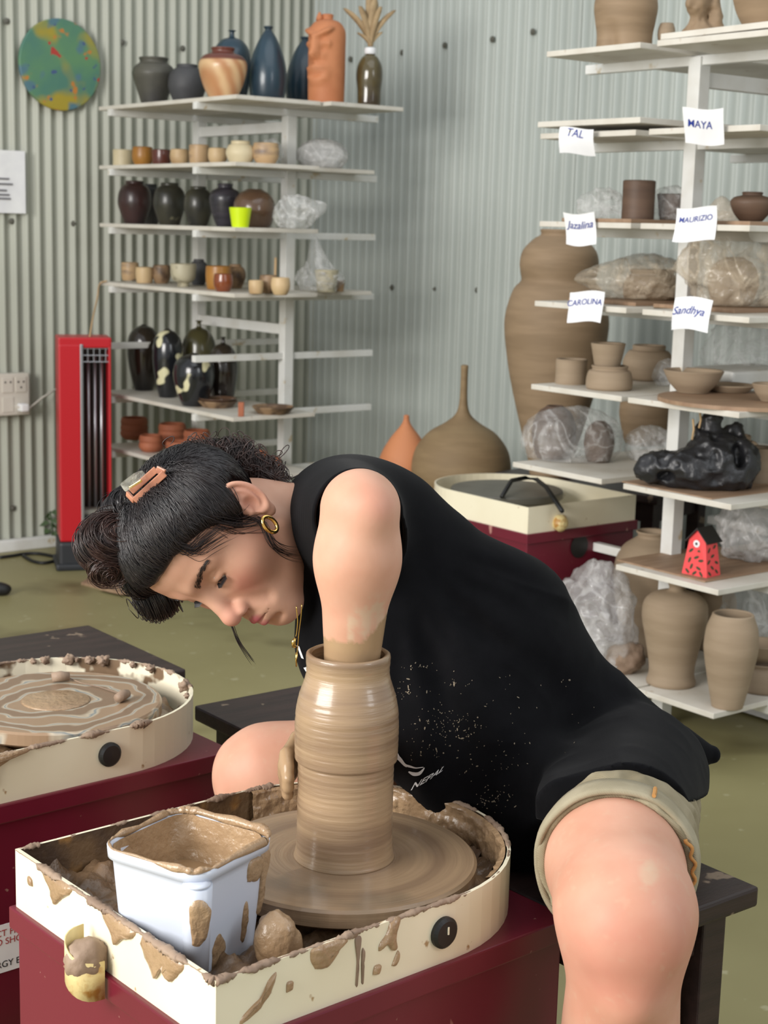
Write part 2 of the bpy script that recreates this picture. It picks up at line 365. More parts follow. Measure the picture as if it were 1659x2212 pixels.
M['dry_leaf'] = mat('dried_straw_leaf', srgb(172, 148, 112), .7, srgb(150, 126, 92), 20)
M['brown_glass'] = mat('brown_bottle_glass', srgb(88, 78, 50), .12, srgb(60, 48, 30), 9, coat=.5)
M['bat'] = mat('wooden_bat', srgb(158, 130, 104), .6, srgb(142, 114, 90), 6, stretch=(1, 8, 1))
M['rope'] = mat('straw_twine', srgb(190, 160, 120), .8)
M['tip_red'] = mat('painted_red_paper', srgb(236, 76, 78), .5)
M['roof_black'] = mat('black_roof_card', srgb(28, 28, 28), .5)
M['leaf_print'] = mat('dark_green_print', srgb(52, 62, 36), .6)
M['yellow'] = mat('yellow_band', srgb(200, 180, 70), .6)
def plastic(name, tint, cover, rough=.10, alpha=.0):
    m = bpy.data.materials.new(name); m.use_nodes = True; n = N(m); out = n.n['Material Output']; b = n.n['Principled BSDF']
    b.inputs['Base Color'].default_value = tint; b.inputs['Roughness'].default_value = rough; b.inputs['Specular IOR Level'].default_value = .8
    tr = n.add('ShaderNodeBsdfTransparent'); mx = n.add('ShaderNodeMixShader')
    n0 = n.add('ShaderNodeTexNoise'); n0.inputs['Scale'].default_value = 6; n0.inputs['Detail'].default_value = 2.5; n0.inputs['Distortion'].default_value = 1.6
    m1 = n.add('ShaderNodeMath', operation='SUBTRACT'); m1.inputs[1].default_value = .5; m2 = n.add('ShaderNodeMath', operation='ABSOLUTE')
    n.link(n0.outputs['Fac'], m1.inputs[0]); n.link(m1.outputs[0], m2.inputs[0])
    mr = n.add('ShaderNodeMapRange'); mr.inputs['From Min'].default_value = .0; mr.inputs['From Max'].default_value = .05; mr.inputs['To Min'].default_value = min(cover + .22, 1); mr.inputs['To Max'].default_value = max(cover - .04, .04)
    n.link(m2.outputs[0], mr.inputs['Value']); n.link(mr.outputs[0], mx.inputs[0])
    n.link(tr.outputs[0], mx.inputs[1]); n.link(b.outputs[0], mx.inputs[2]); n.link(mx.outputs[0], out.inputs['Surface'])
    tc = n.add('ShaderNodeTexCoord'); n.link(tc.outputs['Object'], n0.inputs['Vector']); nz = n.add('ShaderNodeTexNoise'); nz.inputs['Scale'].default_value = 26; nz.inputs['Detail'].default_value = 3; nz.inputs['Distortion'].default_value = 2.5
    n.link(tc.outputs['Object'], nz.inputs['Vector']); bp = n.add('ShaderNodeBump'); bp.inputs['Strength'].default_value = .6; bp.inputs['Distance'].default_value = .012
    n.link(nz.outputs['Fac'], bp.inputs['Height']); n.link(bp.outputs[0], b.inputs['Normal'])
    return m
M['clear_bag'] = plastic('clear_plastic_bag', srgb(226, 226, 224), .22)
M['milky_bag'] = plastic('milky_plastic_bag', srgb(206, 204, 202), .36)
M['brown_bag'] = plastic('dusty_plastic_bag', srgb(206, 192, 170), .40)
M['white_bag'] = plastic('white_plastic_bag', srgb(220, 219, 218), .60)
M['black_bag'] = mat('black_plastic_bag', srgb(30, 30, 33), .42, spec=.6, bump=.6, bsc=24, bdist=.01)
M['clear_acrylic'] = plastic('clear_acrylic', srgb(235, 232, 215), .18, .05)
# ------------------------------------------------------------------ the room
W0 = np.array([-1.394, 5.607]); CORNER = W0 + 1.372 * DB
def struct(o): o['kind'] = 'structure'; return o
bm = bmesh.new(); bmesh.ops.create_grid(bm, x_segments=2, y_segments=2, size=1)
fl = struct(link('floor', bm_mesh('floor', bm), M['floor'], loc=(0.5, 3.2, 0))); fl.scale = (5.5, 5.0, 1)

def sheet_wall(name, start, d, inward, length, pitch, mat_, sheet_w, seed, zmax=2.9, amp=.017):
    root = struct(link(name, mesh(name, [(*(start - inward * .03), 0.0), (*(start + d * length - inward * .03), 0.0), (*(start + d * length - inward * .03), zmax), (*(start - inward * .03), zmax)], [(0, 1, 2, 3)]), mat_))
    s0 = 0.0; k = 0; prev = 0
    while s0 < length - .02:
        s1 = min(s0 + sheet_w, length); n = int(round((s1 - s0 + pitch) / pitch * 10)); V = []
        s = np.linspace(s0, min(s1 + pitch * .5, length), n + 1)
        a = .5 + .5 * np.cos(s / pitch * 2 * PI); off = amp * a ** 1.6 - amp * .47 + (.0018 if k % 2 else 0)
        for si, oi in zip(s, off):
            q = start + d * si + inward * oi
            V.append((q[0], q[1], 0.005)); V.append((q[0], q[1], zmax))
        Q = [(2 * i, 2 * i + 2, 2 * i + 3, 2 * i + 1) for i in range(n)]
        o = link('corrugated_sheet', mesh('corrugated_sheet', V, Q), mat_, root, smooth=True)
        s0 = s1; k += 1
    return root
INL = np.array([.616, -.788]); INR = np.array([-.788, -.616])
wl = sheet_wall('wall_left', W0 - DB * 1.4, DB, INL, 1.4 + 1.372, .0462, M['wall'], .74, 1)
wr = sheet_wall('wall_right', CORNER, -DA, INR, 4.2, .0515, M['wall_r'], .72, 2, amp=.025)
# screws along the rails of both walls
scr = lathe_mesh('screw', [(.0005, 0), (.011, 0), (.011, .003), (.005, .004), (.005, .007), (.0005, .008)], 10)
scr.materials.append(M['grey_steel'])
def screw(pt, inward, par):
    o = bpy.data.objects.new('screw', scr); COL.objects.link(o); o.location = pt
    o.rotation_euler = Vector((inward[0], inward[1], 0)).to_track_quat('Z', 'Y').to_euler(); o.parent = par
for x, y in ((13, 46), (262, 92), (393, 105), (158, 483), (26, 1097), (24, 478)):
    q = on(x, y, W0, DB); r = ray(x, y); z = CAMH + r[2] / r[1] * q[1]; screw((*(q + INL * .004), z), INL, wl)
for x, y in ((759, 128), (871, 114), (963, 98), (1066, 85), (1153, 69), (848, 621), (939, 624), (1033, 627)):
    q = on(x, y, CORNER, DA); r = ray(x, y); z = CAMH + r[2] / r[1] * q[1]; screw((*(q + INR * .004), z), INR, wr)
# low pale rail at the foot of the left wall
q0 = W0 - DB * 1.4; q1 = W0 + DB * 1.37
mid = (q0 + q1) / 2 + INL * .025
struct(box('baseboard_left', (mid[0], mid[1], .022), (2.75, .03, .044), M['white'], rz=ANG_B, bev=.006))

# ------------------------------------------------------------------ stools
def stool(label, c, z, sx, sy, rz, group='low wooden stools'):
    r = empty('stool', (c[0], c[1], 0), rz); tag(r, label, 'stool', group)
    bm = bmesh.new(); box_bm(bm, (0, 0, z - .0125), (sx, sy, .025), 0, .004); link('seat', bm_mesh('seat', bm), M['dark_wood'], r)
    ix, iy = sx / 2 - .045, sy / 2 - .045
    leg = None
    for a in (-1, 1):
        for b_ in (-1, 1):
            if leg is None:
                bm = bmesh.new(); box_bm(bm, (0, 0, (z - .025) / 2), (.04, .04, z - .025), 0, .003); leg = bm_mesh('leg', bm); leg.materials.append(M['dark_wood'])
            o = bpy.data.objects.new('leg', leg); COL.objects.link(o); o.location = (a * ix, b_ * iy, 0); o.parent = r
    for a in (-1, 1):
        box('apron', (0, a * iy, z - .055), (2 * ix - .04, .018, .058), M['dark_wood'], r, bev=.002)
        box('apron', (a * ix, 0, z - .055), (.018, 2 * iy - .04, .058), M['dark_wood'], r, bev=.002)
        box('stretcher', (a * ix, 0, .12), (.02, 2 * iy - .04, .025), M['dark_wood'], r, bev=.002)
    return r
# local x along DB, local y along DA
cs = np.array([.457, 1.761]) - DB * .125 + DA * .20
stool('dark wooden stool the potter sits on', cs, .44, .25, .40, ANG_B)
c2 = np.array([-.233, 2.335]) + DB * .165 - DA * .10
stool('dark wooden stool behind the pink knee, beside the clay-streaked wheel', c2, .44, .33, .40, ANG_B)
c3 = G(180, 1349, .44)[:2]; c3 = c3 - DA * .18 - DB * .17 + np.array([.01, 0])
stool('dark wooden stool with glossy bare top behind the left wheel', c3, .44, .34, .36, ANG_B)
# table of the back corner
t0 = G(1040, 1015, .5)[:2]; t1 = G(1420, 1072, .5)[:2]
tdir = (t1 - t0) / np.linalg.norm(t1 - t0); t0 = t0 + tdir * .05; tn = np.array([-tdir[1], tdir[0]])
tb = (t0 + t1) / 2 + tn * .17 - tdir * .0
TABLE_Z = .5
r = stool('dark low table behind the back wheel, carrying the tallest vase', tb, TABLE_Z, np.linalg.norm(t1 - t0), .34, math.atan2(tdir[1], tdir[0]), None)
r.name = 'low_table'; r['category'] = 'table'
b2 = P(960, 1070, 4.72)[:2]
stool('dark low bench under the long-necked bottle, half hidden behind the back wheel', b2 + np.array([-.10, .06]), .36, .52, .28, -.25, None)
# ------------------------------------------------------------------ potter's wheels
def stadium(L, R, n=28, ext=0.0):
    """outline: square end at x=0, round end about (L,0); counter-clockwise"""
    pts = [(-ext, -R - ext)]
    for k in range(6): pts.append((L * (k + 1) / 7, -R - ext))
    for k in range(n + 1):
        a = -PI / 2 + PI * k / n; pts.append((L + (R + ext) * math.cos(a), (R + ext) * math.sin(a)))
    for k in range(6): pts.append((L * (6 - k) / 7, R + ext))
    pts.append((-ext, R + ext))
    for k in range(4): pts.append((-ext, R + ext - (2 * R + 2 * ext) * (k + 1) / 5))
    return pts
def blob_mesh(name, r, amp, seed, sub=3, freq=1.6, squash=(1, 1, 1)):
    bm = bmesh.new(); bmesh.ops.create_icosphere(bm, subdivisions=sub, radius=1)
    V = np.array([v.co[:] for v in bm.verts]); d = 1 + amp * fbm(V * freq + seed * 7.3, 3, seed)
    V = V * d[:, None] * r * np.array(squash)
    for v, c in zip(bm.verts, V): v.co = c
    return bm_mesh(name, bm)
def splat(name, parent, origin, ux, uz, outline, thick, mat_, seed=0, nrm=None):
    """a flattened splash of clay on a flat face; outline in metres along ux, uz"""
    ux = np.array(ux, float); uz = np.array(uz, float); nn = np.cross(ux, uz) if nrm is None else np.array(nrm, float); nn /= np.linalg.norm(nn)
    ol = resample(list(outline) + [outline[0]], 40)[:-1]; c = ol.mean(0); V = []; Q = []; n = len(ol); rings = ((1.0, -.0004), (.93, .55), (.7, .95), (.35, 1.0))
    jn = fbm(np.c_[ol * 120, np.zeros(n)], 3, seed)
    for s, hgt in rings:
        for i, (a, b_) in enumerate(ol):
            k = s * (1 + .12 * jn[i]); q = np.array(origin) + ux * (c[0] + (a - c[0]) * k) + uz * (c[1] + (b_ - c[1]) * k) + nn * (thick * hgt * (1 + .5 * jn[i]) if hgt > 0 else hgt)
            V.append(q)
    for k in range(len(rings) - 1):
        for i in range(n): j = (i + 1) % n; Q.append((k * n + i, k * n + j, (k + 1) * n + j, (k + 1) * n + i))
    Q.append(tuple((len(rings) - 1) * n + i for i in range(n)))
    return link(name, mesh(name, V, Q), mat_, parent, smooth=True)

def wheel(label, mid, axis, zrim, head_r, matset, detail, body_len=.462, htray=.066, head_x=.2883, head_mat=None, sq=.0):
    """mid: centre of the square end; axis: direction towards the round end"""
    rz = math.atan2(axis[1], axis[0]); R = .19; L = .294
    r = empty('potters_wheel', (mid[0], mid[1], 0), rz); tag(r, label, 'potter\'s wheel', 'electric potter\'s wheels with cream trays')
    zb = zrim - htray
    # tray wall: outer skin, top edge, inner skin
    o = stadium(L, R); i_ = stadium(L, R - .004); n = len(o); i_ = [(x + (.004 if k in (0,) or k >= n - 5 else 0), y) for k, (x, y) in enumerate(i_)]
    V = [(x, y, zb) for x, y in o] + [(x, y, zrim) for x, y in o]; Q = [(k, (k + 1) % n, n + (k + 1) % n, n + k) for k in range(n)]
    V += [(x, y, zrim) for x, y in i_]; Q += [(n + k, n + (k + 1) % n, 2 * n + (k + 1) % n, 2 * n + k) for k in range(n)]
    tray = link('tray', mesh('tray', V, Q), M['cream'], r)
    V = [(x, y, zrim) for x, y in i_] + [(x, y, zb + .004) for x, y in i_]; Q = [(k, (k + 1) % n, n + (k + 1) % n, n + k) for k in range(n)] + [tuple(range(n, 2 * n))]
    link('tray_lining', mesh('tray_lining', V, Q), (M['rust'] if detail == 1 else M['dirty_cream'] if detail == 2 else M['cream']), tray)
    # cabinet: lid with a drip edge, then the panels
    y0 = R + .006; x1 = body_len
    bm = bmesh.new(); box_bm(bm, ((x1 - .006) / 2, 0, zb - .0125), (x1 + .006, 2 * y0, .025), 0, .002); link('lid', bm_mesh('lid', bm), M['maroon'], r)
    bm = bmesh.new(); box_bm(bm, ((x1 - .004) / 2, 0, (zb - .025) / 2 + .01), (x1 - .006, 2 * y0 - .014, zb - .025 - .02), 0, .003); link('cabinet', bm_mesh('cabinet', bm), M['maroon'], r)
    # wheel head and hub
    hz = zrim - .01
    hm = lathe_mesh('wheel_head', [(.0005, hz - .022), (head_r - .006, hz - .022), (head_r, hz - .018), (head_r, hz - .003), (head_r - .003, hz), (head_r * .5, hz), (.0005, hz)], 96)
    for v in hm.vertices: pass
    h = link('wheel_head', hm, head_mat or M['wheel_head'], r, loc=(head_x, .0, 0), smooth=False)
    link('hub', lathe_mesh('hub', [(.0005, zb + .004), (.03, zb + .004), (.03, hz - .022), (.0005, hz - .022)], 24), M['grey_steel'], r, loc=(head_x, 0, 0))
    return r, rz

def local(root, rz, p):
    d = np.array(p, float)[:2] - np.array(root.location)[:2]; c, s = math.cos(-rz), math.sin(-rz)
    return np.array([c * d[0] - s * d[1], s * d[0] + c * d[1]])

AX = np.array([.758, .652]); ZR = .53
W1, RZ1 = wheel('maroon potter\'s wheel in front with the tall wet cylinder on its clay-caked tray', np.array([-.2635, 1.4565]), AX, ZR, .146, None, True)
for ch in W1.children:
    if ch.name.startswith(('wheel_head', 'hub')): ch.location.y = -.0166
JX, JY = -.2635 + AX[0] * .2883 + .652 * .0166, 1.4565 + AX[1] * .2883 - .758 * .0166
W2c = np.array([-.462, 2.166]) - AX * .2883
W2, RZ2 = wheel('maroon potter\'s wheel at the left edge with a bare clay-swirled disc', W2c, AX, ZR, .150, None, 2, head_mat=M['swirl'])
# far wheel: square corner towards the camera, round end away to the left
nc, lft, rgt = G(1147, 1098, .53)[:2], G(950, 1052, .53)[:2], G(1340, 1072, .53)[:2]
ax3 = DA
m3 = nc + (rgt - nc) / np.linalg.norm(rgt - nc) * .19
W3, RZ3 = wheel('clean cream and maroon potter\'s wheel in the back corner, below the tall vase', m3, ax3, .53, .15, None, False, head_mat=M['grey_steel'])

def knob(root, x, y, z, nrm_rz, r=.0165):
    me = lathe_mesh('knob', [(.0005, 0), (r, 0), (r, .004), (r * .8, .007), (.0005, .008)], 28)
    o = link('knob', me, M['black_rubber'], root, loc=(x, y, z)); o.rotation_euler = (PI / 2, 0, nrm_rz); return o
p = local(W1, RZ1, G(965, 2030, .5)); kb = knob(W1, p[0] + .012, -.190, ZR - .032, 0)
box('marker', (0, .004, .0085), (.0016, .008, .001), M['cream'], kb)
p = local(W2, RZ2, G(230, 1623, .5)); knob(W2, p[0], -.190, ZR - .032, 0)
# feet of the wheels
for root in (W1, W2, W3):
    for x in (.04, .40):
        for y in (-.15, .15): box('foot', (x, y, .005), (.04, .04, .01), M['black_rubber'], root)

def crust(root, ol_fn, zr, segs, seed, mat_, rad=.004):
    """lumpy ridge of clay along the tray rim"""
    pts = ol_fn(.294, .188); n = len(pts); pts = np.array(pts)
    for a, b_ in segs:
        m = 240 * max(1, int((b_ - a) * 4)); t = np.linspace(a, b_, m) * n; i0 = np.floor(t).astype(int) % n; u = t - np.floor(t)
        q = pts[i0] * (1 - u)[:, None] + pts[(i0 + 1) % n] * u[:, None]
        q3 = np.c_[q, np.full(m, zr)]; nz = fbm(q3 * 38, 3, seed); nz2 = fbm(q3 * 90, 2, seed + 5)
        rr = np.clip(rad * (.70 + 2.0 * nz + .5 * nz2), .0007, .0075); q3[:, 2] -= .0012
        V, Q = tube_data(q3, rr, 9); V = V + (vnoise(V * 320, seed)[:, None] * .35 + .2 * vnoise(V * 800, seed + 2)[:, None]) * np.repeat(rr, 9)[:, None] * np.array([1, 1, .6]); V[:, 2] = zr + (V[:, 2] - zr) * .75; link('clay_crust', mesh('clay_crust', V, Q), mat_, root, smooth=True)
crust(W1, stadium, ZR, ((.0, .235), (.27, .40), (.42, .66), (.70, .86), (.88, 1.0)), 3, M['dry_clay'], .0036)
crust(W2, stadium, ZR, ((.0, .2), (.36, .9)), 8, M['dry_clay'], .004)
# sludge lying in the two working trays
def sludge(root, seed):
    n = 90; V = []; Q = []; xs = np.linspace(.006, .47, n); ys = np.linspace(-.186, .186, n); idx = -np.ones((n, n), int)
    for i, x in enumerate(xs):
        for j, y in enumerate(ys):
            if x > .288 and math.hypot(x - .288, y) > .185: continue
            idx[i, j] = len(V); V.append((x, y, 0))
    V = np.array(V); e = np.minimum(np.minimum(V[:, 0], .19 - np.abs(V[:, 1])), np.where(V[:, 0] > .288, .19 - np.hypot(V[:, 0] - .288, V[:, 1]), 1))
    under = np.hypot(V[:, 0] - .288, V[:, 1]) < .155
    V[:, 2] = ZR - .052 + .020 * np.clip(fbm(V * 42, 4, seed) + .4, 0, 2) + .004 * ridge(V * 70, 2, seed + 8) + .022 * np.exp(-np.clip(e, 0, 1) / .012) * (.6 + .8 * vnoise(V * 30, seed + 3))
    V[under, 2] = np.minimum(V[under, 2], ZR - .04)
    for i in range(n - 1):
        for j in range(n - 1):
            q = (idx[i, j], idx[i + 1, j], idx[i + 1, j + 1], idx[i, j + 1])
            if min(q) >= 0: Q.append(q)
    o = link('clay_sludge', mesh('clay_sludge', V, Q), M['sludge'], root, smooth=True); o['kind'] = 'stuff'
sludge(W1, 4); sludge(W2, 9)
# thick clay smeared on the inside of the round wall of the front wheel
def liner(root, a0, a1, seed, mat_):
    n, m = 200, 26; V = []; Q = []
    for i in range(n):
        a = a0 + (a1 - a0) * i / (n - 1)
        for j in range(m):
            zz = ZR - .001 - .05 * j / (m - 1); V.append((.294 + .185 * math.cos(a), .185 * math.sin(a), zz))
    V = np.array(V); d = .003 + .006 * np.clip(fbm(V * np.array([45, 45, 70]), 4, seed) + .35, 0, 2) + .0022 * ridge(V * np.array([130, 130, 80]), 3, seed + 2); d[::m] = .001
    dirs = np.c_[V[:, 0] - .294, V[:, 1]]; dirs /= np.linalg.norm(dirs, axis=1, keepdims=True); V[:, :2] -= dirs * d[:, None]
    for i in range(n - 1):
        for j in range(m - 1): Q.append((i * m + j, i * m + j + 1, (i + 1) * m + j + 1, (i + 1) * m + j))
    link('clay_smear', mesh('clay_smear', V, Q), mat_, root, smooth=True)
liner(W1, -1.2, 1.5, 12, M['wet_clay'])
# splashes on the outer faces (local frame: x along the axis, z up)
def drip(root, x0, z0, pts, seed, side='front', th=.0022, m_='wet_clay'):
    if side == 'front': splat('clay_splash', root, (x0, -.1902, z0), (1, 0, 0), (0, 0, 1), pts, th, M[m_], seed, (0, -1, 0))
    else: splat('clay_splash', root, (-.0002, x0, z0), (0, 1, 0), (0, 0, 1), pts, th, M[m_], seed, (-1, 0, 0))
drip(W1, .045, .492, [(-.02, -.014), (-.008, -.009), (.006, -.002), (.018, .012), (.022, .026), (.014, .022), (.006, .008), (-.004, .002), (-.016, -.006)], 1, th=.003)
drip(W1, .205, .51, [(-.014, -.008), (-.004, -.004), (.004, -.012), (.010, -.010), (.008, .002), (.014, .02), (.002, .02), (-.004, .008), (-.012, .0)], 2, th=.004)
drip(W1, .165, .505, [(-.002, -.03), (.001, -.03), (.002, -.005), (.004, .02), (-.004, .02), (-.001, -.004)], 3, th=.0015, m_='dry_clay')
drip(W1, .172, .500, [(-.0014, -.026), (.0014, -.026), (.001, .0), (.002, .008), (-.002, .008)], 4, th=.0015, m_='dry_clay')
drip(W1, .128, .512, [(-.016, -.005), (.0, -.008), (.012, .004), (.022, .016), (-.02, .016)], 5, th=.003)
drip(W1, .215, .486, [(-.006, -.004), (.0, -.006), (.004, .004), (.002, .01), (-.002, .004)], 6)
drip(W1, .19, .484, [(-.005, -.004), (.003, -.005), (.005, .003), (-.003, .004)], 7, th=.003)
drip(W1, .083, .50, [(-.004, -.006), (.003, -.005), (.004, .003), (-.003, .004)], 8)
drip(W1, -.10, .512, [(-.03, .0), (-.016, -.012), (-.004, -.004), (.01, -.02), (.02, -.012), (.035, .016), (-.035, .016)], 10, 'end', th=.004)
drip(W1, -.02, .514, [(-.03, .004), (-.012, -.004), (.004, -.016), (.012, -.004), (.028, .014), (-.03, .015)], 11, 'end', th=.004)
drip(W1, .10, .514, [(-.028, .006), (-.01, -.006), (.005, -.018), (.012, -.002), (.028, .014), (-.03, .015)], 13, 'end', th=.004)
drip(W1, .155, .505, [(-.004, -.004), (.003, -.005), (.006, .004), (-.002, .003)], 14, 'end', th=.002)
for k, (x, z, s) in enumerate(((.035, .497, 1.0), (.06, .502, 1.2), (.075, .505, .9), (.09, .512, 1.2))):
    drip(W2, x, z, [(-.006 * s, -.02 * s), (.004 * s, -.02 * s), (.006 * s, .0), (.009 * s, .018 * s), (-.008 * s, .018 * s), (-.005 * s, .0)], 20 + k, th=.004)
drip(W2, .09, .516, [(-.08, -.006), (-.04, -.012), (.0, -.006), (.03, .004), (.05, .014), (-.09, .014)], 30, th=.004)
# lumps on the far rim of the left wheel
for k, (x, y) in enumerate(((75, 1430), (95, 1420), (150, 1415), (160, 1428), (185, 1432), (195, 1445), (300, 1428), (330, 1440), (375, 1480), (390, 1500))):
    q = local(W2, RZ2, G(x, y, ZR)); a = math.atan2(q[1], q[0] - .288)
    xx, yy = (.288 + .186 * math.cos(a), .186 * math.sin(a)) if q[0] > .288 else (q[0], .187)
    link('clay_lump', blob_mesh('clay_lump', .004 + .002 * (k % 3), 1.2, k + 40, 3, 2.2), M['dry_clay'], W2, loc=(xx, yy, ZR - .002), smooth=True)
link('clay_disc', lathe_mesh('clay_disc', [(.0005, 0), (.050, 0), (.046, .0015), (.0005, .002)], 40), M['wet_clay'], W2, loc=(.288, 0, ZR - .0102), smooth=True)
# wooden handled wire lying on the left wheel
wr_ = empty('clay_cutter', G(190, 1490, ZR - .01)); tag(wr_, 'wire clay cutter with two clay-coated toggles on the left wheel', 'clay cutter')
wr_.location.z = 0
for k, (x, y, a) in enumerate(((131, 1459, .3), (265, 1500, 1.2))):
    q = G(x, y, ZR) - np.array(wr_.location); V, Q = tube_data([q + np.array([-.013 * math.cos(a), -.013 * math.sin(a), -.0022]), q + np.array([0, 0, -.0014]), q + np.array([.013 * math.cos(a), .013 * math.sin(a), -.0022])], [.007, .008, .006], 10)
    link('toggle', mesh('toggle', V, Q), M['dry_clay'], wr_, smooth=True)
q = [G(x, y, ZR - .008) - np.array(wr_.location) for x, y in ((140, 1461), (175, 1475), (215, 1484), (240, 1492), (258, 1498))]
tube('wire', q, .0009, M['dry_clay'], wr_, 5)

# ------------------------------------------------------------------ the cylinder being thrown
jp = [(.0555, 0), (.0540, .004), (.0528, .012), (.0522, .04), (.0520, .075), (.0522, .1095), (.0518, .1105), (.0556, .1115), (.0558, .114), (.0562, .135), (.0563, .152), (.0555, .166), (.0525, .182), (.0478, .196), (.0450, .206), (.0447, .214), (.0455, .222), (.0452, .2285)]
ja = np.array(jp); zi = np.linspace(0, .2285, 180); ri = np.interp(zi, ja[:, 1], ja[:, 0]); ker = np.ones(3) / 3; ri = np.where(np.abs(zi - .111) < .006, ri, np.r_[ri[0], np.convolve(ri, ker, 'valid'), ri[-1]])
ri += .00010 * np.sin(zi * 900) * (zi > .01) + .0003 * fbm(np.c_[zi * 160, zi * 0, zi * 0], 3, 4)
prof = list(zip(ri, zi)); inner = [(r_ - .006, z_) for r_, z_ in prof[::-1] if z_ > .015]
me = lathe_mesh('thrown_cylinder', [(.0005, 0)] + prof + [(ri[-1] - .003, .2302)] + inner + [(.0005, .014)], 96)
tc_ = link('thrown_cylinder', me, M['thrown'], loc=(JX, JY, ZR - .01), smooth=True)
tag(tc_, 'tall wet clay cylinder being thrown on the front wheel', 'clay vessel')
# ------------------------------------------------------------------ bucket in the tray
BC = np.array([-.184, 1.4725]); BRZ = math.atan2(-.53, .85)
bk = empty('bucket', (BC[0], BC[1], ZR - .054), BRZ); tag(bk, 'pale blue plastic bucket of slip standing in the front tray', 'bucket')
def rrect(hw, rad, n=7):
    pts = []
    for qx, qy, a0 in ((1, 1, 0), (-1, 1, PI / 2), (-1, -1, PI), (1, -1, PI * 1.5)):
        for k in range(n + 1): a = a0 + PI / 2 * k / n; pts.append((qx * (hw - rad) + rad * math.cos(a), qy * (hw - rad) + rad * math.sin(a)))
    return pts
def loft(rings, close0=True, close1=True):
    V = []; Q = []; n = len(rings[0][0])
    for ol, z in rings: V += [(x, y, z) for x, y in ol]
    for k in range(len(rings) - 1):
        for i in range(n): j = (i + 1) % n; Q.append((k * n + i, k * n + j, (k + 1) * n + j, (k + 1) * n + i))
    if close0: Q.append(tuple(range(n))[::-1])
    if close1: Q.append(tuple((len(rings) - 1) * n + i for i in range(n)))
    return V, Q
H_ = .122
V, Q = loft([(rrect(.047, .016), 0), (rrect(.0500, .017), .002), (rrect(.0508, .0175), .008), (rrect(.0550, .020), .05), (rrect(.0590, .022), H_ - .020), (rrect(.0597, .022), H_ - .012), (rrect(.064, .026), H_ - .011), (rrect(.0645, .026), H_), (rrect(.061, .024), H_), (rrect(.0580, .021), H_ - .012), (rrect(.0535, .02), .05), (rrect(.046, .015), .004)])
link('body', mesh('body', V, Q), M['bucket'], bk, smooth=True).data.polygons.foreach_set('use_smooth', [True] * len(Q))
V, Q = loft([(rrect(.0555, .02), .074), (rrect(.054, .019), .0745)]); link('slip', mesh('slip', V, Q), M['slurry'], bk)
hx, hy = -.0005, -.0615
lp = local(bk, BRZ, G(432, 1905, .575))
V, Q = tube_data([(.045, -.045, .012), (.050, -.050, .06), (.0545, -.0545, .108)], [.0125, .0135, .0145], 18); link('handle_tube', mesh('handle_tube', V, Q), M['bucket'], bk, smooth=True)
link('tube_cap', lathe_mesh('tube_cap', [(.0005, 0), (.0125, 0), (.0125, .002), (.008, .0035), (.0005, .0035)], 20), M['bucket'], bk, loc=(.0546, -.0546, .108), smooth=True)
# clay crusted on the rim and smeared inside and down the sides
ol = np.array(rrect(.0628, .025, 12)); m = 160; t = np.linspace(0, len(ol), m) % len(ol); i0 = np.floor(t).astype(int) % len(ol); u = t - np.floor(t)
q = ol[i0] * (1 - u)[:, None] + ol[(i0 + 1) % len(ol)] * u[:, None]; q3 = np.c_[q, np.full(m, H_ + .0005)]
front = np.clip((q[:, 0] * -.0 - q[:, 1] * 1.0) / .06, -1, 1); nz = fbm(q3 * 60, 3, 5); nz2 = fbm(q3 * 170, 2, 6)
wgt = np.where((q[:, 1] < -.03) & (q[:, 0] < .03), .35, 1.0); rr = np.clip(.0042 * wgt * (1 + 1.2 * nz + .6 * nz2), .0008, .010); q3[:, 2] += nz2 * .003
V, Q = tube_data(q3, rr, 8, False); link('clay_crust', mesh('clay_crust', V, Q), M['wet_clay'], bk, smooth=True)
V = []; Q = []; n = len(ol); m = 12
for j in range(m):
    z = H_ - .002 - (H_ - .072) * j / (m - 1); s = (.0600 - .007 * (H_ - z) / .05) / .0628
    for x, y in ol: V.append((x * s, y * s, z))
V = np.array(V); d = .0035 * np.clip(fbm(V * 60, 4, 21) + .3, 0, 2); V[:, :2] *= (1 - d / .06)[:, None]
for j in range(m - 1):
    for i in range(n): k = (i + 1) % n; Q.append((j * n + i, j * n + k, (j + 1) * n + k, (j + 1) * n + i))
link('clay_lining', mesh('clay_lining', V, Q), M['wet_clay'], bk, smooth=True)
for k, (x, z, pts) in enumerate((( .045, .075, [(-.006, -.03), (.0, -.034), (.005, -.02), (.004, .0), (.008, .03), (-.006, .032), (-.004, .0)]), (.02, .05, [(-.005, -.028), (.002, -.03), (.006, -.01), (.003, .012), (-.004, .01)]), (.03, .095, [(-.012, -.01), (.008, -.014), (.014, .008), (-.01, .012)]), (-.02, .03, [(-.008, -.02), (.006, -.022), (.012, -.002), (.0, .016), (-.01, .006)]))):
    # right-hand face of the bucket (local +x)
    s = (.0485 + .011 * z / .11); splat('clay_drip', bk, (s + .0006, x, z), (0, 1, .0), (.1, 0, 1), pts, .0022, M['wet_clay'], 60 + k, (1, 0, 0))
splat('clay_drip', bk, (.0655, -.0645, .078), (.707, .707, 0), (.05, -.05, 1), [(-.007, -.024), (.0, -.028), (.008, -.012), (.010, .012), (.0, .022), (-.010, .014), (-.009, -.006)], .0022, M['wet_clay'], 77, (.707, -.707, 0))
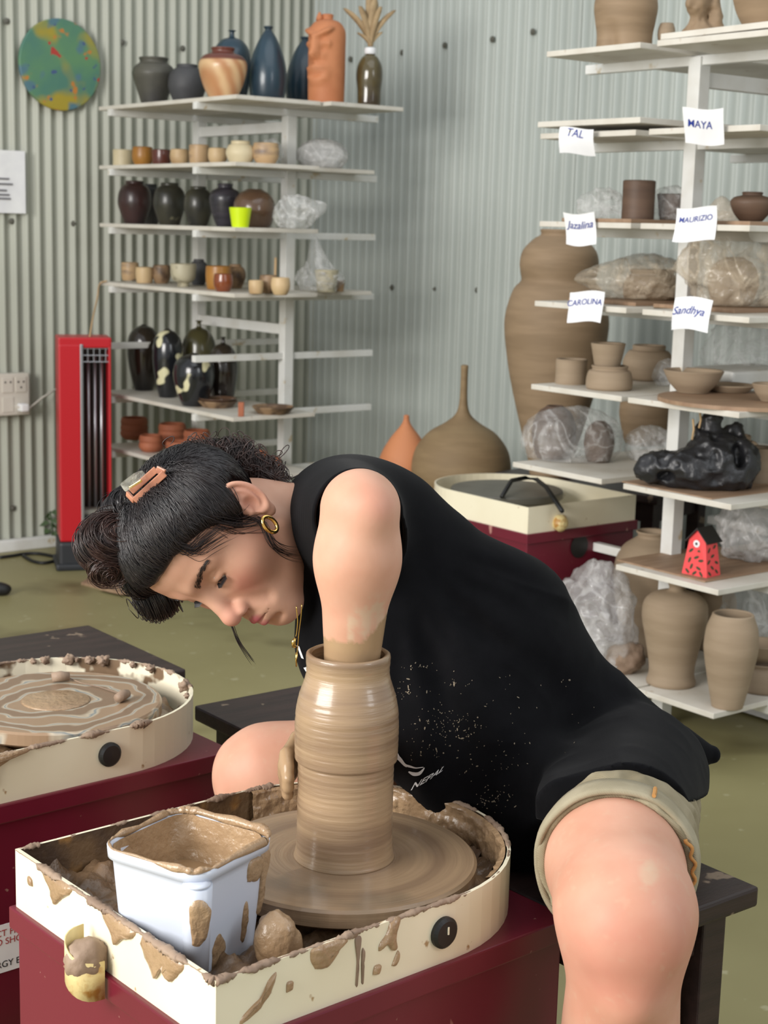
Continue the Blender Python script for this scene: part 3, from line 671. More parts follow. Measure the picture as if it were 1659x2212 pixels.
# rusty bracket holding a plug of clay on the end of the front wheel
q = local(W1, RZ1, G(200, 2075, .475)); br = empty('bracket', (-.001, q[1], .478), 0, W1)
pl = [(-.03, .0), (-.03, .03), (-.022, .042), (-.006, .046)]
bm = bmesh.new()
def sheet(name, pts, w, t, m_, parent):
    V = []; Q = []
    for x, z in pts: V += [(x, -w / 2, z), (x, w / 2, z)]
    n = len(pts); Q = [(2 * i, 2 * i + 1, 2 * i + 3, 2 * i + 2) for i in range(n - 1)]
    o = link(name, mesh(name, V, Q), m_, parent, smooth=True); md = o.modifiers.new('t', 'SOLIDIFY'); md.thickness = t; return o
V = []; Q = []; n = 14
for i in range(n):
    a = PI * (i / (n - 1)) ; y = .021 * math.cos(a) * 1.0; x = -.008 - .030 * math.sin(a) ** .7
    V += [(x, y, -.024 + .012 * (y / .021)), (x, y, .016 + .012 * (y / .021))]
Q = [(2 * i, 2 * i + 2, 2 * i + 3, 2 * i + 1) for i in range(n - 1)]
M['rusty_cream'] = mat('rusty_cream_metal', srgb(216, 196, 140), .45, srgb(176, 128, 60), 45, .5, .62, bump=.2)
o = link('cup', mesh('cup', V, Q), M['rusty_cream'], br, smooth=True); md = o.modifiers.new('t', 'SOLIDIFY'); md.thickness = .0015
link('clay_plug', blob_mesh('clay_plug', .023, .26, 70, 4, 2.0, (1.05, .88, .95)), M['dry_clay'], br, loc=(-.0165, 0, .001), smooth=True)
o = link('bracket', blob_mesh('bracket', .012, .2, 71, 2), M['grey_steel'], W3, loc=(-.012, .19 - .055 + .0, .475)); o.name = 'bracket'
bpy.data.objects.remove(o)
nm = lathe_mesh('switch_knob', [(.0005, 0), (.02, 0), (.022, .01), (.015, .02), (.006, .024), (.0005, .024)], 16)
q = local(W3, RZ3, G(1250, 1133, .49)); o = link('switch_knob', nm, M['rusty_cream'], W3, loc=(0, q[1], .483)); o.rotation_euler = (0, -PI / 2, 0)
# vent hole of the far cabinet
q = local(W3, RZ3, G(1240, 1190, .4)); o = link('vent_hole', lathe_mesh('vent_hole', [(.0005, 0), (.028, 0), (.03, .004), (.0005, .0045)], 24), M['black_rubber'], W3, loc=(.002, q[1], .415)); o.rotation_euler = (0, -PI / 2, 0)
# black bent rod resting across the far tray
q = [G(x, y, .55) for x, y in ((1085, 1052), (1105, 1038), (1135, 1032), (1160, 1036), (1180, 1052), (1215, 1082))]
for k in (0, 5): q[k][2] = .525
tr = tube('bent_rod', q, .006, M['black_rubber'], None, 8); tag(tr, 'thin black bent rod resting across the far clean wheel', 'rod')
# clay lump beside the bucket
q = G(598, 2062, .497); cl = link('clay_lump', blob_mesh('clay_lump', .026, .32, 90, 4, 1.7, (.85, .75, 1.25)), M['wet_clay'], loc=(q[0], q[1], .508), smooth=True); tag(cl, 'wet lump of clay between the bucket and the front wheel disc', 'clay lump')
q = G(615, 2090, .49); cl = link('clay_lump', blob_mesh('clay_lump', .018, .4, 91, 4, 2.2, (1.3, 1, .6)), M['wet_clay'], loc=(q[0], q[1], .487), smooth=True); tag(cl, 'small flat clay lump in front of the larger wet lump', 'clay lump')
# sticker on the cabinet of the left wheel, seen past the front wheel
def face_pt(px, py, root, rz, yl):
    nrm = np.array([-math.sin(rz), math.cos(rz)]); base = np.array(root.location)[:2] + nrm * yl; r = ray(px, py)
    k = (base @ nrm) / (r[:2] @ nrm); return _O + r * k
def flat_text(name, body, size, mat_, parent, M4, align='CENTER', font_shear=0.0, extrude=.0001):
    cu = bpy.data.curves.new(name, 'FONT'); cu.body = body; cu.size = size; cu.align_x = align; cu.align_y = 'CENTER'; cu.extrude = extrude; cu.shear = font_shear
    tmp = bpy.data.objects.new(name, cu); COL.objects.link(tmp); dg = bpy.context.evaluated_depsgraph_get()
    me = bpy.data.meshes.new_from_object(tmp.evaluated_get(dg)); bpy.data.objects.remove(tmp)
    me.transform(M4); return link(name, me, mat_, parent)
q = face_pt(20, 2045, W2, RZ2, -.1895); ql = local(W2, RZ2, q)
box('sticker', (ql[0] - .08, -.1895, q[2]), (.26, .0008, .066), M['paper'], W2)
X4 = lambda x, z: Matrix.Translation((x, -.1902, z)) @ Matrix.Rotation(PI / 2, 4, 'X')
flat_text('lettering', 'PROTECT FROM', .0125, M['red_ink'], W2, X4(ql[0] - .012, q[2] + .021))
flat_text('lettering', 'AVOID SHOCK', .0125, M['red_ink'], W2, X4(ql[0] - .006, q[2] + .009))
flat_text('lettering', 'ENERGY EFFICIENT', .0125, M['black_ink'], W2, X4(ql[0] + .012, q[2] - .022))
# ------------------------------------------------------------------ shelving racks
P2 = np.array([-.3436, 5.300]); P1 = P2 + DA * .563
Q1 = np.array([.699, 3.750]); Q2 = Q1 + DB * .563
PW = .034
def rack(label, posts, arm_dir, levels, arm_half, height, braces):
    r = empty('shelving_rack', (posts[0][0], posts[0][1], 0)); tag(r, label, 'shelving rack', 'white double-sided shelving racks')
    rz = math.atan2(arm_dir[1], arm_dir[0]); o0 = np.array(posts[0])
    for p in posts:
        d = p - o0; box('post', (d[0], d[1], height / 2), (.036, .036, height), M['white'], r, rz=rz, bev=.002)
    for p in posts:
        d = p - o0
        for z in levels: box('arm', (d[0] , d[1] , z), (arm_half * 2, .022, .022), M['white'], r, rz=rz, bev=.002, loc=(INL[0] * 0, 0, 0))
    m = (posts[0] + posts[1]) / 2 - o0; L = np.linalg.norm(posts[1] - posts[0]) - PW; bz = math.atan2(*(posts[1] - posts[0])[::-1])
    for z in braces: box('brace', (m[0], m[1], z), (L, .024, .034), M['white'], r, rz=bz, bev=.002)
    return r
RL = rack('white rack in the corner holding finished glazed pots', [P2, P1], DB, [1.556, 1.357, 1.16, .958, .762, .572, .378], .36, 1.545, [1.51, .85])
RR = rack('white rack at the right with paper name tags and raw clay pots', [Q1, Q2], DA, [1.592, 1.403, 1.197, 1.006, .803, .602, .408, .128], .36, 1.60, [1.55])
BT = .013
def board(root, a, b_, z, w, long_dir, side_dir, c0, parent_origin, tilt=0.0, m_=None, jit=0.0):
    """plank from a to b along long_dir, of width w along side_dir starting at offset c0"""
    o0 = np.array(parent_origin); base = o0
    mid = o0 + long_dir * (a + b_) / 2 + side_dir * (c0 + w / 2) - np.array(root.location)[:2]
    rz = math.atan2(long_dir[1], long_dir[0]) + jit
    bm = bmesh.new(); box_bm(bm, (0, 0, 0), (b_ - a, w, BT), 0, .0015)
    o = link('shelf_board', bm_mesh('shelf_board', bm), m_ or M['board'], root, loc=(mid[0], mid[1], z + BT / 2), rz=rz); o.rotation_euler[0] = tilt
    return o
# left rack: boards lie along DA, side by side along DB
LZ = {1: 1.567, 2: 1.368, 3: 1.171, 4: .969, 6: .583, 7: .389}
for k, z in LZ.items():
    board(RL, -.225, .655, z, .315, DA, DB, -.35, P2)
    if k in (1, 2, 4): board(RL, -.26 if k == 1 else -.12, .62, z, .29, DA, DB, -.02 if k == 1 else -.025, P2, jit=.0)
# right rack: boards lie along DB, side by side along DA
RZL = {1: 1.603, 2: 1.414, 3: 1.208, 4: 1.017, 5: .814, 6: .613, 7: .419, 8: .139}
sp = {1: ((.0, .30), (-.36, .31)), 2: ((.0, .31), (-.35, .31)), 3: ((.0, .30), (-.34, .31)), 4: ((.0, .305), (-.355, .305)), 5: ((.0, .305), (-.345, .325)), 6: ((.05, .31), (-.34, .32)), 7: ((-.32, .31),), 8: ((-.33, .23), (-.09, .32))}
for k, z in RZL.items():
    for c0, wd in sp[k]: board(RR, -.2, .68, z, wd, DB, DA, c0, Q1)
b_ = board(RR, -.21, .60, RZL[2] + .028, .325, DB, DA, -.01, Q1, jit=.02); b_.rotation_euler[1] = -.004
b_ = board(RR, -.18, .62, RZL[1] + .018, .32, DB, DA, -.375, Q1, jit=-.06)
LTOP = {k: z + BT for k, z in LZ.items()}; RTOP = {k: z + BT for k, z in RZL.items()}

# ------------------------------------------------------------------ pots
PF = {
 'shoulder': [(.50, 0), (.55, .04), (.78, .36), (.98, .62), (1.0, .72), (.88, .83), (.70, .89), (.64, .93), (.70, 1.0)],
 'round_jar': [(.58, 0), (.68, .08), (.94, .38), (1.0, .55), (.93, .75), (.75, .88), (.55, .94), (.55, 1.0)],
 'urn': [(.52, 0), (.60, .06), (.84, .3), (1.0, .6), (.97, .74), (.80, .85), (.52, .9), (.46, .94), (.50, 1.0)],
 'bottle': [(.62, 0), (.80, .1), (1.0, .35), (.96, .55), (.70, .75), (.38, .87), (.16, .93), (.14, .96), (.26, 1.0)],
 'cone_bottle': [(.72, 0), (.90, .08), (1.0, .3), (.93, .5), (.74, .68), (.45, .85), (.22, .94), (.18, .965), (.26, 1.0)],
 'cup': [(.80, 0), (.88, .05), (.96, .3), (1.0, .6), (.99, .85), (.97, 1.0)],
 'cyl': [(.97, 0), (1.0, .04), (.99, .5), (1.0, .95), (1.0, 1.0)],
 'tumbler': [(.72, 0), (.76, .05), (.88, .5), (1.0, .97), (1.0, 1.0)],
 'bowl': [(.62, 0), (.72, .06), (.92, .3), (1.0, .55), (.97, .8), (.92, 1.0)],
 'footed': [(.42, 0), (.46, .1), (.42, .16), (.80, .3), (.97, .55), (1.0, 1.0)],
 'dish': [(.52, 0), (.56, .08), (.80, .45), (.97, .92), (1.0, 1.0)],
 'plate': [(.72, 0), (.80, .25), (.96, .8), (1.0, 1.0)],
 'egg': [(.70, 0), (.82, .1), (.98, .38), (1.0, .5), (.92, .72), (.70, .9), (.48, .97), (.40, 1.0)],
 'ovoid': [(.55, 0), (.70, .12), (.93, .4), (1.0, .62), (.90, .82), (.60, .94), (.25, .985), (.16, 1.0)],
 'bag_bottle': [(.60, 0), (.78, .12), (.98, .42), (1.0, .55), (.88, .74), (.55, .87), (.18, .91), (.12, .95), (.13, .99), (.22, 1.0)],
 'amphora': [(.74, 0), (.76, .03), (.70, .09), (.71, .20), (.84, .41), (.98, .61), (1.0, .71), (.94, .81), (.66, .885), (.28, .915), (.22, .95), (.30, 1.0)],
 'tall_open': [(.58, 0), (.62, .06), (.80, .3), (.98, .58), (1.0, .70), (.94, .85), (.80, .96), (.76, 1.0)],
 'belly': [(.50, 0), (.62, .06), (.88, .35), (1.0, .62), (.96, .78), (.78, .88), (.50, .94), (.40, .965), (.46, 1.0)],
 'squat': [(.92, 0), (1.0, .12), (.99, .5), (.90, .78), (.76, .86), (.80, 1.0)],
 'collar': [(.62, 0), (.78, .08), (1.0, .4), (.98, .62), (.80, .84), (.66, .88), (.66, 1.0)],
}
def put(name, label, cat, xy, z, wpx, hpx, prof, m_, group=None, wob=0.0, wall=.006, seed=0, ysc=None):
    dep = depth_of((xy[0], xy[1], z)); s = dep / F; rad = wpx * s / 2; hgt = hpx * s / (ysc or 1.0)
    me = vessel_mesh(name, [(r * rad, t * hgt) for r, t in PF[prof]], min(wall, rad * .18), 40, 30, wob, seed)
    o = link(name, me, m_, loc=(xy[0], xy[1], z), rz=seed * 1.3, smooth=True); tag(o, label, cat, group); return o
def onL(px, t, k, py=None):
    y = {1: 215, 2: 355, 3: 485, 4: 620, 6: 870, 7: 985}[k] if py is None else py
    return on(px, y, P2 + DB * t, DA)
def onR(px, o, k, py=None):
    y = {1: 100, 2: 280, 3: 475, 4: 665, 5: 845, 6: 1040, 7: 1230, 8: 1490}[k] if py is None else py
    return on(px, y, Q1 + DB * o, DA)
def potL(name, label, cat, px, t, k, w_, h_, prof, m_, group=None, **kw): return put(name, label, cat, onL(px, t, k), LTOP[k], w_, h_, prof, m_, group, **kw)
def potR(name, label, cat, px, o, k, w_, h_, prof, m_, group=None, **kw): return put(name, label, cat, onR(px, o, k), RTOP[k] + kw.pop('dz', 0), w_, h_, prof, m_, group, **kw)
g1 = 'pots on the top shelf of the corner rack'
potL('vase', 'smoke-grey wide-shouldered jar, leftmost on the top shelf of the corner rack', 'vase', 332, -.20, 1, 92, 104, 'shoulder', M['smoke_jar'], g1)
potL('vase', 'matt charcoal round jar between the smoke-grey jar and the marbled vase', 'vase', 404, -.15, 1, 82, 88, 'round_jar', M['charcoal'], g1)
v = potL('vase', 'cream marbled vase with red-brown shoulder on the top shelf', 'vase', 481, -.25, 1, 104, 108, 'urn', M['marble'], g1)
def mb(n, b, tc, mp, last):
    sx = n.add('ShaderNodeSeparateXYZ'); n.link(tc.outputs['Object'], sx.inputs[0]); m_ = n.add('ShaderNodeMapRange'); m_.inputs['From Min'].default_value = .118; m_.inputs['From Max'].default_value = .124
    n.link(sx.outputs[2], m_.inputs['Value']); wv = n.add('ShaderNodeTexWave'); wv.bands_direction = 'DIAGONAL'; wv.inputs['Scale'].default_value = 9; wv.inputs['Distortion'].default_value = 3; n.link(tc.outputs['Object'], wv.inputs['Vector'])
    c = n.add('ShaderNodeMix', data_type='RGBA'); c.inputs['A'].default_value = srgb(212, 176, 132); c.inputs['B'].default_value = srgb(184, 132, 90); n.link(wv.outputs['Fac'], c.inputs['Factor'])
    d = n.add('ShaderNodeMix', data_type='RGBA'); d.inputs['B'].default_value = srgb(104, 56, 44); n.link(c.outputs['Result'], d.inputs['A']); n.link(m_.outputs[0], d.inputs['Factor']); n.link(d.outputs['Result'], b.inputs['Base Color'])
v.data.materials[0] = mat('marbled_clay_banded', srgb(206, 168, 124), .35, extra=mb, coat=.2)
gt = 'teal bottles on the top shelf'
potL('bottle', 'teal bottle with flared lip rising behind the marbled vase', 'bottle', 500, -.12, 1, 86, 154, 'bag_bottle', M['teal'], gt)
potL('bottle', 'pointed teal bottle, middle one of three on the top shelf', 'bottle', 578, -.10, 1, 82, 158, 'cone_bottle', M['teal'], gt)
potL('bottle', 'teal bottle half hidden behind the terracotta face bottle', 'bottle', 657, .14, 1, 82, 150, 'cone_bottle', M['teal'], gt)
# terracotta bottle with a face in relief
xy = onL(704, .05, 1, 228); dep = depth_of((*xy, 1.6)); s = dep / F; Rf, Hf = 40 * s, 186 * s
me = vessel_mesh('face_bottle', [(Rf * a, Hf * b) for a, b in ((.93, 0), (.97, .03), (1, .3), (1, .6), (1.0, .78), (.9, .86), (.66, .92), (.34, .945), (.30, .96), (.32, 1.0))], .006, 64, 60)
V = np.array([v.co[:] for v in me.vertices]); fa = math.atan2(-xy[1], -xy[0]) - .55; th = np.arctan2(V[:, 1], V[:, 0]); dth = (th - fa + PI) % (2 * PI) - PI; zz = V[:, 2] / Hf; u = dth * Rf; zc = V[:, 2]
def bump_(u0, z0, a, b, h, rot=0.0):
    c, s_ = math.cos(rot), math.sin(rot); x = (u - u0) * c + (zc - z0) * s_; y = -(u - u0) * s_ + (zc - z0) * c; return h * np.exp(-((x / a) ** 2 + (y / b) ** 2) ** 2)
rel = bump_(-.026, .79 * Hf, .028, .009, .010, -.5) + bump_(.026, .79 * Hf, .028, .009, .010, .5) + bump_(0, .62 * Hf, .014, .04, .016) + bump_(0, .53 * Hf, .03, .012, .010)
rel += bump_(-.03, .66 * Hf, .016, .011, .007) + bump_(.03, .66 * Hf, .016, .011, .007) - bump_(-.03, .66 * Hf, .007, .005, .006) - bump_(.03, .66 * Hf, .007, .005, .006)
rel += bump_(0, .33 * Hf, .04, .03, .009) - bump_(0, .33 * Hf, .03, .010, .012) + bump_(0, .40 * Hf, .035, .007, .006) - bump_(-.012, .525 * Hf, .006, .005, .008) - bump_(.012, .525 * Hf, .006, .005, .008)
out = np.hypot(V[:, 0], V[:, 1]) > Rf * .9; rel = rel * out * 1.9; k = 1 + rel / np.maximum(np.hypot(V[:, 0], V[:, 1]), 1e-4); V[:, :2] *= k[:, None]
me.vertices.foreach_set('co', V.ravel().astype(np.float32)); me.update()
fb = empty('face_bottle', (*xy, LTOP[1])); tag(fb, 'terracotta bottle with a carved scowling face on the top shelf', 'bottle', g1)
link('body', me, M['terracotta'], fb, smooth=True)
link('spout', lathe_mesh('spout', [(.012, 0), (.010, .012), (.004, .024), (.0005, .028)], 12), M['terracotta'], fb, loc=(-Rf * .42, -.01, Hf * .93), smooth=True)
# bottle with a dried leaf crown
xy = onL(797, .17, 1, 232); s = depth_of((*xy, 1.6)) / F
pb = empty('bottle', (*xy, LTOP[1])); tag(pb, 'brown glass bottle with white collar and dried straw-coloured leaf crown', 'bottle', g1)
me = vessel_mesh('glass', [(28 * s * a, 112 * s * b) for a, b in ((.80, 0), (.88, .05), (.90, .3), (1.0, .55), (.92, .75), (.62, .9), (.38, .95), (.38, 1.0))], .004, 24, 30, .03, 3)
link('glass', me, M['brown_glass'], pb, smooth=True)
link('collar', lathe_mesh('collar', [(.017, 0), (.019, .004), (.018, .018), (.016, .02)], 20, False), M['paper'], pb, loc=(0, 0, 108 * s), smooth=True)
for k, (dx, ht, bend, wd) in enumerate(((-.085, .135, -.5, .011), (.075, .135, .5, .010), (-.004, .175, 0, .014), (.012, .15, .05, .012), (-.035, .13, -.2, .010), (.03, .13, .2, .009), (-.04, .05, -.6, .008), (.035, .055, .5, .008))):
    pts = [np.array([dx * t ** 1.6, .012 * math.sin(k) * t, 124 * s + ht * (t - .18 * t * t * abs(bend) * 1.6)]) for t in np.linspace(0, 1, 9)]
    V = []; Q = []
    for i, q in enumerate(pts):
        t = i / 8; ww = 1.7 * wd * (.5 + 1.2 * t * (1.25 - t)) * (1 if t < 1 else .6)
        V += [q + np.array([-ww * .7, ww * .3 * math.cos(k), 0]), q + np.array([0, -.003, 0]), q + np.array([ww * .7, -ww * .3 * math.cos(k), 0])]
    for i in range(8):
        for j in range(2): Q.append((i * 3 + j, i * 3 + j + 1, i * 3 + j + 4, i * 3 + j + 3))
    o = link('leaf', mesh('leaf', V, Q), M['dry_leaf'], pb, smooth=True); md = o.modifiers.new('t', 'SOLIDIFY'); md.thickness = .0015
# second shelf
g2 = 'small bowls and cups on the second shelf of the corner rack'
for px, t, w_, h_, pf, m_, lb, seed in ((266, -.20, 44, 37, 'cyl', 'cream_pot', 'plain cream straight-sided cup at the left end of the second shelf', 1), (308, -.22, 46, 41, 'bowl', 'ochre', 'ochre yellow rounded cup next to the cream cup', 2), (349, -.20, 42, 35, 'cup', 'redbrown', 'red-brown glazed cup between the ochre cup and the tan bowls', 3),
    (388, -.22, 42, 34, 'bowl', 'tan_pot', 'small tan bowl to the right of the red-brown cup', 4), (430, -.20, 44, 43, 'cup', 'twotone', 'two-tone tan and grey cup in the middle of the second shelf', 5), (470, -.23, 42, 34, 'bowl', 'tan_pot', 'low tan bowl just left of the large cream bowl', 6), (519, -.24, 62, 47, 'collar', 'cream_pot', 'large round cream bowl on the second shelf', 7), (574, -.18, 58, 44, 'bowl', 'twotone', 'streaked brown and cream bowl beside the large cream bowl', 8)):
    potL('cup' if pf in ('cup', 'cyl') else 'bowl', lb, 'cup' if pf in ('cup', 'cyl') else 'bowl', px, t, 2, w_, h_, pf, M[m_], g2, seed=seed)
# third shelf
g3 = 'dark glazed vases on the third shelf'
for px, t, w_, h_, pf, m_, lb, seed in ((291, -.22, 74, 90, 'round_jar', 'darkred', 'dark red rough-faceted vase at the left end of the third shelf', 1), (325, -.10, 50, 84, 'round_jar', 'charcoal', 'black jar behind the dark red vase', 2), (366, -.20, 70, 88, 'round_jar', 'darkolive', 'mottled dark olive jar, left of the olive pair', 3), (428, -.20, 64, 82, 'round_jar', 'darkolive', 'mottled dark olive jar, right of the olive pair', 4), (486, -.22, 68, 90, 'urn', 'purple', 'ribbed dark plum vase on the third shelf', 5), (549, -.20, 92, 80, 'egg', 'brownglaze', 'glossy brown round vase behind the neon yellow cup', 6)):
    potL('vase', lb, 'vase', px, t, 3, w_, h_, pf, M[m_], g3, wob=.02 if seed < 5 else 0, seed=seed)
potL('cup', 'neon yellow cup on the third shelf of the corner rack', 'cup', 519, -.31, 3, 48, 41, 'tumbler', M['neon'], None)
# fourth shelf
g4 = 'small cups and tea bowls on the fourth shelf'
for px, t, w_, h_, pf, m_, lb, seed, nm in ((281, -.20, 38, 38, 'cup', 'twotone', 'striped brown tea cup at the left end of the fourth shelf', 1, 'cup'), (312, -.25, 38, 33, 'cup', 'tan_pot', 'small pale faceted tea cup, second from the left on the fourth shelf', 2, 'cup'), (349, -.20, 40, 38, 'bowl', 'cracked_brown', 'mottled brown tea cup beside the speckled footed bowl', 3, 'cup'), (396, -.26, 56, 48, 'footed', 'speckle', 'speckled cream footed tea bowl on the fourth shelf', 4, 'bowl'), (429, -.13, 42, 54, 'round_jar', 'charcoal', 'black lidded jar behind the speckled tea bowl', 5, 'jar'), (472, -.24, 56, 49, 'cup', 'ochre', 'tan cup with a rust drip on the fourth shelf', 6, 'cup'), (482, -.31, 42, 37, 'bowl', 'rustglaze', 'glossy rust-red small bowl in front of the tan cup', 7, 'bowl'), (508, -.13, 46, 50, 'round_jar', 'cracked_brown', 'mottled brown jar behind the rust-red bowl', 8, 'jar'),
    (553, -.28, 32, 28, 'cup', 'tan_pot', 'tiny peach cup near the right end of the fourth shelf', 9, 'cup'), (580, -.22, 40, 38, 'bowl', 'cracked_brown', 'small mottled bowl behind the tiny peach cup', 10, 'bowl'), (606, -.24, 42, 36, 'bowl', 'tan_pot', 'round brown bowl beside the thin wooden stick', 11, 'bowl'), (735, .12, 20, 24, 'tumbler', 'cracked_brown', 'tiny brown cup right of the bagged pot', 12, 'cup')):
    potL(nm, lb, nm, px, t, 4, w_, h_, pf, M[m_], g4, seed=seed)
xy = onL(594, -.16, 4); st = tube('stick', [(*xy, LTOP[4]), (xy[0] + .001, xy[1], LTOP[4] + .11)], .004, M['rope'], None, 8); tag(st, 'thin wooden stick standing among the fourth shelf bowls', 'stick')
# sixth shelf
g6 = 'dark glazed bottles on the sixth shelf'
potL('vase', 'tall glossy brown-black vase at the left of the dark bottles', 'vase', 311, -.20, 6, 72, 140, 'ovoid', M['darkglaze'], g6)
potL('bottle', 'black bottle with cream spots, the taller and further left of two', 'bottle', 362, -.24, 6, 66, 146, 'ovoid', M['spotted'], g6)
potL('bottle', 'olive glazed bottle with a thin black neck behind the spotted ones', 'bottle', 429, -.10, 6, 76, 158, 'bag_bottle', M['oliveglaze'], g6)
potL('bottle', 'rounder black bottle with large cream spots, front one of the spotted pair', 'bottle', 419, -.29, 6, 90, 112, 'ovoid', M['spotted'], g6)
potL('bottle', 'dark brown bottle with a narrow neck, rightmost of the dark bottles', 'bottle', 481, -.17, 6, 64, 142, 'bag_bottle', M['darkglaze'], g6)
gp = 'brown plates on the sixth shelf'
potL('plate', 'brown plate, lower of the two stacked in front of the dark bottles', 'plate', 470, -.24, 6, 86, 14, 'plate', M['cracked_brown'], gp, wall=.004)
o = potL('plate', 'brown plate, upper of the two stacked in front of the dark bottles', 'plate', 470, -.24, 6, 84, 13, 'plate', M['brownglaze'], gp, wall=.004); o.location.z += .010
potL('plate', 'shallow brown plate at the right end of the sixth shelf', 'plate', 590, -.17, 6, 92, 15, 'plate', M['cracked_brown'], gp, wall=.004)
xy = onL(521, -.31, 6, 888); o = box('clay_block', (0, 0, .023), (.018, .018, .045), M['terra_dark'], loc=(*xy, LTOP[6]), bev=.002); tag(o, 'small red clay block standing beside the brown plates', 'clay block')
# seventh shelf: stacked terracotta bowls
g7 = 'terracotta bowls stacked on the seventh shelf'
n_ = 0
for px, t, cnt, w_, wh in ((290, -.18, 3, 60, 'at the left end of the seventh shelf'), (326, -.28, 2, 52, 'in the short front stack above the head'), (372, -.14, 3, 62, 'in the tall stack behind the front ones'), (385, -.27, 2, 56, 'in the second front stack above the head'), (425, -.15, 3, 60, 'in the stack right of the tall one'), (470, -.18, 2, 56, 'just above the curly hair'), (555, -.16, 2, 46, 'left of the last pair near the rack post'), (585, -.12, 1, 46, 'alone nearest the rack post')):
    for j in range(cnt):
        o = potL('bowl', 'terracotta bowl ' + wh + ('' if cnt == 1 else (', lowest', ', upper' if cnt == 2 else ', middle', ', topmost')[j]), 'bowl', px, t, 7, w_ - j * 1.0, 22, 'bowl', M['terra_dark'], g7, seed=n_); o.location.z += j * .021; n_ += 1

# ------------------------------------------------------------------ raw pots on the right rack
g = 'raw clay pots on the right rack'
gc = M['greyclay']
# hip shaped vessel
xy = onR(1348, -.05, 1); s = depth_of((*xy, 1.6)) / F
prof = [(62, 0), (60, 15), (60, 40), (65, 70), (68, 100), (60, 140), (54, 165)]
me = vessel_mesh('hip_vessel', [(a * s, b * s) for a, b in prof], .007, 56, 40)
V = np.array([v.co[:] for v in me.vertices]); th = np.arctan2(V[:, 1], V[:, 0]); lowm = np.clip(1 - V[:, 2] / (.075), 0, 1)
va = math.atan2(-xy[1], -xy[0]) - .5
for sgn in (0, PI): d_ = (th - va - sgn + PI) % (2 * PI) - PI; V[:, :2] *= (1 - .35 * lowm * np.exp(-(d_ / .28) ** 2))[:, None]
me.vertices.foreach_set('co', V.ravel().astype(np.float32)); me.update()
o = link('hip_vessel', me, M['tan_clay'], loc=(*xy, RTOP[1]), smooth=True); tag(o, 'tan clay vessel shaped like hips, leftmost on the top right shelf', 'vase', g)
potR('vase', 'small narrow clay vase beside the hip-shaped vessel', 'vase', 1438, .02, 1, 38, 64, 'tall_open', gc, g)
potR('vase', 'big round clay pot cut off by the top right corner', 'vase', 1652, -.05, 1, 150, 120, 'belly', M['tan_clay'], g, dz=.018)
# small bust
xy = onR(1508, -.02, 1); bs = empty('bust', (*xy, RTOP[1] + .0165)); tag(bs, 'small brown clay bust sculpture on the top right shelf', 'sculpture')
def bustf(p):
    d = ell(p, (0, 0, .015), (.045, .035, .022)); d = smin(d, cone(p, (0, 0, .02), (0, -.005, .055), .02, .016), .02)
    d = smin(d, ell(p, (0, -.008, .085), (.026, .032, .036)), .012); d = smin(d, sph(p, (-.004, -.04, .08), .008), .01)
    d = smin(d, cone(p, (.02, .02, .11), (.035, .025, .02), .012, .014), .012); d = smin(d, cone(p, (-.02, .02, .11), (-.03, .03, .03), .010, .012), .012)
    return d + .003 * vnoise(p * 90, 3)
V, Q = surfnet(bustf, (-.07, -.07, -.008), (.07, .07, .14), .004); V[:, 2] = np.maximum(V[:, 2], 0)
o = link('figure', mesh_np('figure', V, Q), M['tan_clay'], bs, smooth=True); o.rotation_euler[2] = -.8
# third level
potR('pot', 'straight brown clay cylinder pot on the third right shelf', 'pot', 1377, -.08, 3, 70, 80, 'cyl', M['brown_clay'], g, dz=.010)
potR('pot', 'dark brown tapering clay pot at the right edge of the third shelf', 'pot', 1622, -.06, 3, 92, 60, 'urn', M['brown_clay'], g, dz=.010)
def bat(label, xy, z, r_, sides=0, m_=None, h_=.009, rz=0):
    if sides == 0: me = lathe_mesh('bat', [(.0005, 0), (r_, 0), (r_, h_), (.0005, h_)], 48)
    else:
        bm = bmesh.new(); box_bm(bm, (0, 0, h_ / 2), (r_ * 2, r_ * 1.6, h_), 0, .0015); me = bm_mesh('bat', bm)
    o = link('bat', me, m_ or M['bat'], loc=(*xy, z), rz=rz); tag(o, label, 'board', 'wooden throwing bats'); return o
bat('thin brown bat under the straight brown cylinder pot', onR(1377, -.06, 3), RTOP[3], .14, 1, rz=ANG_B)
bat('thin brown bat under the dark tapering pot', onR(1622, -.03, 3), RTOP[3], .12, 1, rz=ANG_B)
bat('thin brown bat under the bagged pot on the fourth shelf', onR(1385, .02, 4), RTOP[4], .14, 1, rz=ANG_B)
bat('thin brown bat under the large bag at the right of the fourth shelf', onR(1590, .04, 4), RTOP[4], .15, 1, rz=ANG_B)
# fifth level
potR('cup', 'plain clay cup standing alone at the left of the fifth shelf', 'cup', 1232, -.10, 5, 68, 52, 'cyl', gc, g)
potR('pot', 'squat clay pot carrying another pot on the fifth shelf', 'pot', 1315, -.11, 5, 100, 50, 'squat', gc, g)
o = potR('pot', 'clay cup stacked on top of the squat pot', 'pot', 1309, -.11, 5, 74, 48, 'tumbler', gc, g); o.location.z += .0555
potR('bowl', 'large round clay bowl behind the stacked pots', 'bowl', 1397, .16, 5, 108, 74, 'collar', gc, g)
bat('large round wooden bat jutting over the edge of the fifth shelf', onR(1600, -.04, 5), RTOP[5], .185, 0)
potR('bowl', 'wide shallow clay bowl on the round wooden bat', 'bowl', 1496, -.04, 5, 130, 46, 'dish', gc, g, dz=.010)
potR('bowl', 'clay bowl cut off by the right edge on the round bat', 'bowl', 1668, -.02, 5, 88, 36, 'dish', gc, g, dz=.010)
